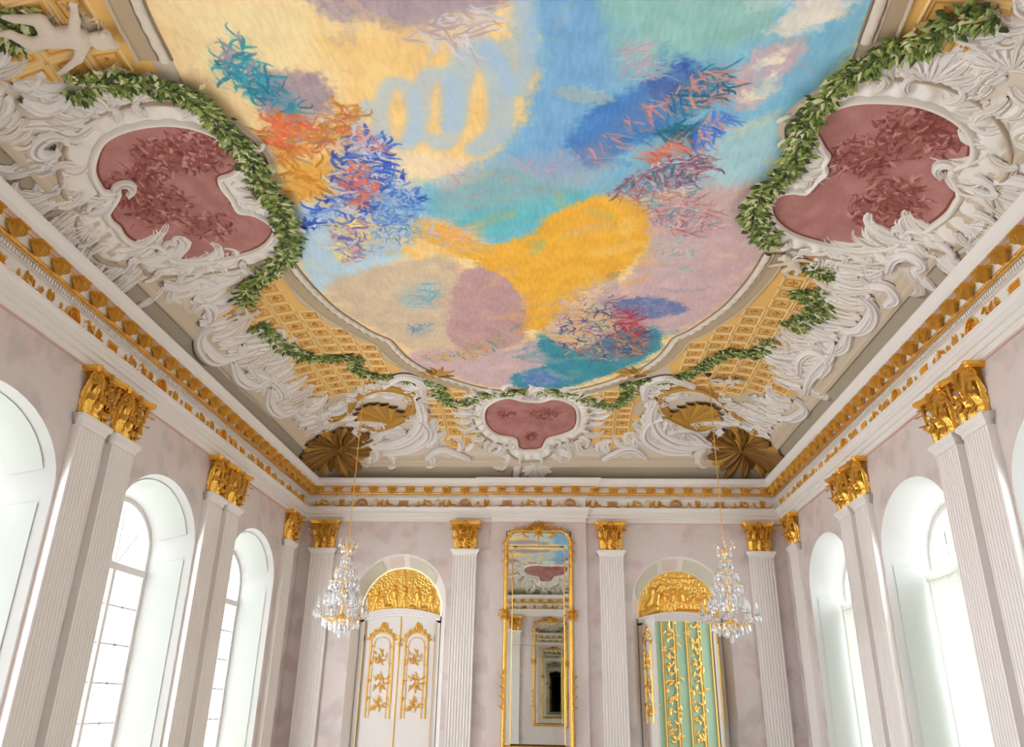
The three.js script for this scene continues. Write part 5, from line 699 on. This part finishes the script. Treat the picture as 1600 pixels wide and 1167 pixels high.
// ---------------------------------------------------------------- tall mirrors of the end walls
function makeMirror(label) {
  const t = thing('wall_mirror', label, 'mirror', [0, 0, ZC - WZ + 0.075]), Y = EYE, wm = (a, b, l) => V(a, b, l);
  mesh('backboard', box(1.34, Y + 3.3 - 0.9, 0.02, 0, (Y + 3.3 + 0.9) / 2, 0.01), M.dark, t);
  const pane = (x0, x1, y0, y1, tilt) => { const m = mesh('mirror_pane', new THREE.BoxGeometry(x1 - x0 - 0.004, y1 - y0 - 0.004, 0.008), M.mirror, t); m.position.set((x0 + x1) / 2, (y0 + y1) / 2, 0.026); m.rotation.set(tilt, tilt * 0.6, 0); };
  pane(-0.52, 0.52, 0.98, Y + 1.08, 0.0004); pane(-0.52, 0.52, Y + 1.08, Y + 2.98, -0.0004); pane(-0.65, -0.52, 0.95, Y + 1.6, 0.001); pane(-0.65, -0.52, Y + 1.6, Y + 3.0, -0.001); pane(0.52, 0.65, 0.95, Y + 1.6, -0.0012); pane(0.52, 0.65, Y + 1.6, Y + 3.0, 0.0008); pane(-0.65, 0.0, Y + 3.0, Y + 3.29, 0.002); pane(0.0, 0.65, Y + 3.0, Y + 3.29, 0.001);
  const G = (nm, g, mat = M.gilt) => mesh(nm, g, mat, t);
  G('frame', [roll(wm, [[0, Y + 3.31], [-0.2, Y + 3.3], [-0.42, Y + 3.31], [-0.56, Y + 3.27], [-0.645, Y + 3.15], [-0.66, Y + 2.9], [-0.66, Y + 1.5], [-0.66, 0.92]], 0.042, 0.07, 70), roll(wm, [[0.66, 0.92], [0.66, Y + 1.5], [0.66, Y + 2.9], [0.645, Y + 3.15], [0.56, Y + 3.27], [0.42, Y + 3.31], [0.2, Y + 3.3], [0, Y + 3.31]], 0.042, 0.07, 70), roll(wm, [[-0.66, 0.92], [0.66, 0.92]], 0.05, 0.07, 6)]);
  G('frame_bead', [roll(wm, [[-0.615, 0.95], [-0.615, Y + 3.0], [-0.6, Y + 3.2]], 0.01, 0.04, 30), roll(wm, [[0.615, 0.95], [0.615, Y + 3.0], [0.6, Y + 3.2]], 0.01, 0.04, 30)], M.giltSoft);
  G('inner_frame', [roll(wm, [[-0.52, 0.98], [-0.52, Y + 2.0], [-0.52, Y + 2.9], [-0.48, Y + 2.95], [-0.44, Y + 2.985], [-0.2, Y + 2.99], [0, Y + 2.99], [0.2, Y + 2.99], [0.44, Y + 2.985], [0.48, Y + 2.95], [0.52, Y + 2.9], [0.52, Y + 2.0], [0.52, 0.98]], 0.013, 0.05, 120)], M.giltSoft);
  const R = rng(9), pl = (x, y, d, L, b, w) => plume((a, c, l) => V(a, c, 0.04 + l), curl(x, y, d, L, b), w, 0.05, 2, 9, 6);
  const shell = []; for (let k = 0; k < 11; k++) { const a = PI / 2 + (k / 10 - 0.5) * 3.2; shell.push(pl(0, Y + 3.32, a, 0.16 + 0.05 * (k % 2), (k - 5) * -0.25, 0.03)); } for (let k = 0; k < 5; k++) shell.push(pl(0, Y + 3.33, -PI / 2 + (k - 2) * 0.4, 0.2 - abs(k - 2) * 0.03, (k - 2) * 0.4, 0.028)); shell.push(new THREE.SphereGeometry(0.05, 10, 8).translate(0, Y + 3.34, 0.09));
  G('crest_shell', shell); G('crest_flourish', [pl(0.1, Y + 3.42, 0.4, 0.24, -0.5, 0.035), pl(-0.1, Y + 3.4, PI - 0.3, 0.18, 0.9, 0.03)]);
  for (const s of [-1, 1]) {
    const gl = []; for (let k = 0; k < 9; k++) gl.push(pl(s * (0.16 + k * 0.05), Y + 3.3 - max(0, k - 6) * 0.05, PI / 2 - s * (0.4 + 0.15 * k), 0.12, s * (k % 2 ? 1.4 : -1.2), 0.026)); for (let k = 0; k < 7; k++) gl.push(pl(s * 0.655, Y + 3.2 - k * 0.09, -PI / 2 + s * 0.5 * (k % 2 ? 1 : -1), 0.13, s * 1.2, 0.028)); gl.push(pl(s * 0.35, Y + 3.28, -PI / 2 - s * 0.3, 0.2, -s * 1.4, 0.035));
    G('shoulder_leaves', gl);
    const cl = []; for (let k = 0; k < 9; k++) cl.push(pl(s * 0.66, Y + 1.66, k / 9 * TAU, 0.13 + 0.05 * R(), 1.2, 0.03)); cl.push(new THREE.SphereGeometry(0.04, 10, 8).translate(s * 0.66, Y + 1.66, 0.08)); G('side_clasp', cl);
    const lo = []; for (let k = 0; k < 8; k++) lo.push(pl(s * (0.66 + 0.02 * (k % 2)), Y - 0.1 + k * 0.09, PI / 2 + s * 0.4 * (k % 2 ? 1 : -1), 0.14, -s, 0.026)); G('lower_leaves', lo);
  }
  return t;
}
const mirror1 = makeMirror('tall gilt framed mirror between the two far doors'), mirror2 = dup(mirror1, 'gilt framed mirror on the end wall behind the viewer, seen by reflection'); mirror2.position.set(0, 0, ZC + WZ - 0.075); mirror2.rotation.y = PI;

// ---------------------------------------------------------------- crystal chandeliers
function makeChandelier(label) {
  const top = EYE + 2.32, t = thing('crystal_chandelier', label, 'chandelier', [0, top, 0], 'pair of crystal chandeliers'), R = rng(15), H = rise(2.95, -13.1) - top;
  mesh('cable', [new THREE.CylinderGeometry(0.008, 0.008, H, 6).translate(0, H / 2, 0)], M.giltSoft, t); mesh('ceiling_hook', lathe([[0, 0], [0.03, 0], [0.05, 0.03], [0.05, 0.06], [0, 0.06]], 12).translate(0, H - 0.07, 0), M.dark, t);
  mesh('stem', lathe([[0.008, 0], [0.02, -0.03], [0.035, -0.08], [0.012, -0.14], [0.01, -0.3], [0.03, -0.34], [0.012, -0.4], [0.012, -0.62], [0.035, -0.7], [0.055, -0.8], [0.03, -0.92], [0.014, -1.0], [0.03, -1.08], [0.05, -1.14], [0.02, -1.24], [0, -1.26]], 12), M.giltSoft, t);
  const drop = lathe([[0, 0], [0.007, -0.006], [0.015, -0.04], [0.021, -0.066], [0.014, -0.086], [0, -0.096]], 6).toNonIndexed(); drop.computeVertexNormals();
  const bead = new THREE.OctahedronGeometry(0.013, 0), spire = lathe([[0, 0.2], [0.01, 0.16], [0.018, 0.09], [0.012, 0.05], [0.026, 0.03], [0.022, 0], [0, 0]], 6).toNonIndexed(); spire.computeVertexNormals();
  const hang = (r, y, n, sc = 1, ph = 0, jit = 0.02) => { for (let k = 0; k < n; k++) { const a = ph + k * TAU / n, m = mesh('crystal_drop', drop, M.crystal, t); m.position.set(cos(a) * r, y + (R() - 0.5) * jit, sin(a) * r); m.scale.setScalar(sc * (0.85 + 0.3 * R())); m.rotation.y = R() * 6; const b = mesh('crystal_bead', bead, M.crystal, m); b.position.y = 0.014; } };
  const ringAt = (r, y) => mesh('ring', new THREE.TorusGeometry(r, 0.006, 6, 28).rotateX(PI / 2).translate(0, y, 0), M.giltSoft, t);
  for (let k = 0; k < 8; k++) { const a = k * TAU / 8; mesh('crown_arm', tube([[0, -0.06, 0], [cos(a) * 0.07, -0.09, sin(a) * 0.07], [cos(a) * 0.13, -0.02, sin(a) * 0.13], [cos(a) * 0.15, 0.05, sin(a) * 0.15]], 0.005, 10, 5), M.giltSoft, t); }
  hang(0.15, 0.05, 8, 0.9); hang(0.1, -0.06, 10, 0.9, 0.2);
  ringAt(0.09, -0.22); hang(0.09, -0.22, 10, 1.1); hang(0.06, -0.16, 6, 0.9);
  ringAt(0.17, -0.42); hang(0.17, -0.42, 14, 1.15); hang(0.12, -0.36, 8, 1); ringAt(0.23, -0.6); hang(0.23, -0.6, 16, 1.25); hang(0.16, -0.55, 10, 1.1);
  hang(0.28, -0.8, 18, 1.3, 0.1); hang(0.18, -0.72, 10, 1.3); hang(0.1, -0.75, 6, 1.4);
  // strings of beads from the upper rings to the arms
  for (let k = 0; k < 12; k++) { const a = k * TAU / 12; for (let i = 0; i < 9; i++) { const u = (i + 0.5) / 9, r = mix(0.09, 0.34, u * u), b = mesh('crystal_bead', bead, M.crystal, t); b.position.set(cos(a) * r, mix(-0.22, -1.0, u), sin(a) * r); b.scale.setScalar(1.15); } }
  for (let k = 0; k < 8; k++) { const a = k * TAU / 8 + 0.2, c = cos(a), s = sin(a), arm = mesh('arm', tube([[c * 0.03, -1.08, s * 0.03], [c * 0.16, -1.18, s * 0.16], [c * 0.3, -1.14, s * 0.3], [c * 0.4, -1.03, s * 0.4]], 0.009, 14, 6), M.giltSoft, t);
    mesh('drip_pan', lathe([[0, 0], [0.045, 0.008], [0.05, 0.02], [0.01, 0.014], [0, 0.014]], 10).translate(c * 0.4, -1.03, s * 0.4), M.crystal, arm); const sp = mesh('crystal_spire', spire, M.crystal, arm); sp.position.set(c * 0.4, -1.015, s * 0.4);
    for (let i = 0; i < 6; i++) { const b = i * TAU / 6, d = mesh('crystal_drop', drop, M.crystal, t); d.position.set(c * 0.4 + cos(b) * 0.045, -1.03, s * 0.4 + sin(b) * 0.045); d.scale.setScalar(1.05); }
    const in2 = mesh('crystal_spire', spire, M.crystal, t); in2.position.set(cos(a + 0.4) * 0.24, -0.98, sin(a + 0.4) * 0.24); in2.scale.setScalar(0.9); }
  ringAt(0.27, -1.16); hang(0.27, -1.16, 20, 1.15); ringAt(0.17, -1.22); hang(0.17, -1.22, 14, 1.05); hang(0.08, -1.26, 8, 0.95); hang(0.0, -1.28, 1, 1.5);
  return t;
}
const ch = makeChandelier('crystal chandelier hanging on the left before the closed door'); ch.position.set(-2.95, EYE + 2.32, -13.1); ch.rotation.z = 0;
const ch2 = dup(ch, 'crystal chandelier hanging on the right before the open doorway'); ch2.position.set(3.0, EYE + 2.32, -13.1); ch2.rotation.y = 0.7;
renderer.render(scene, camera);
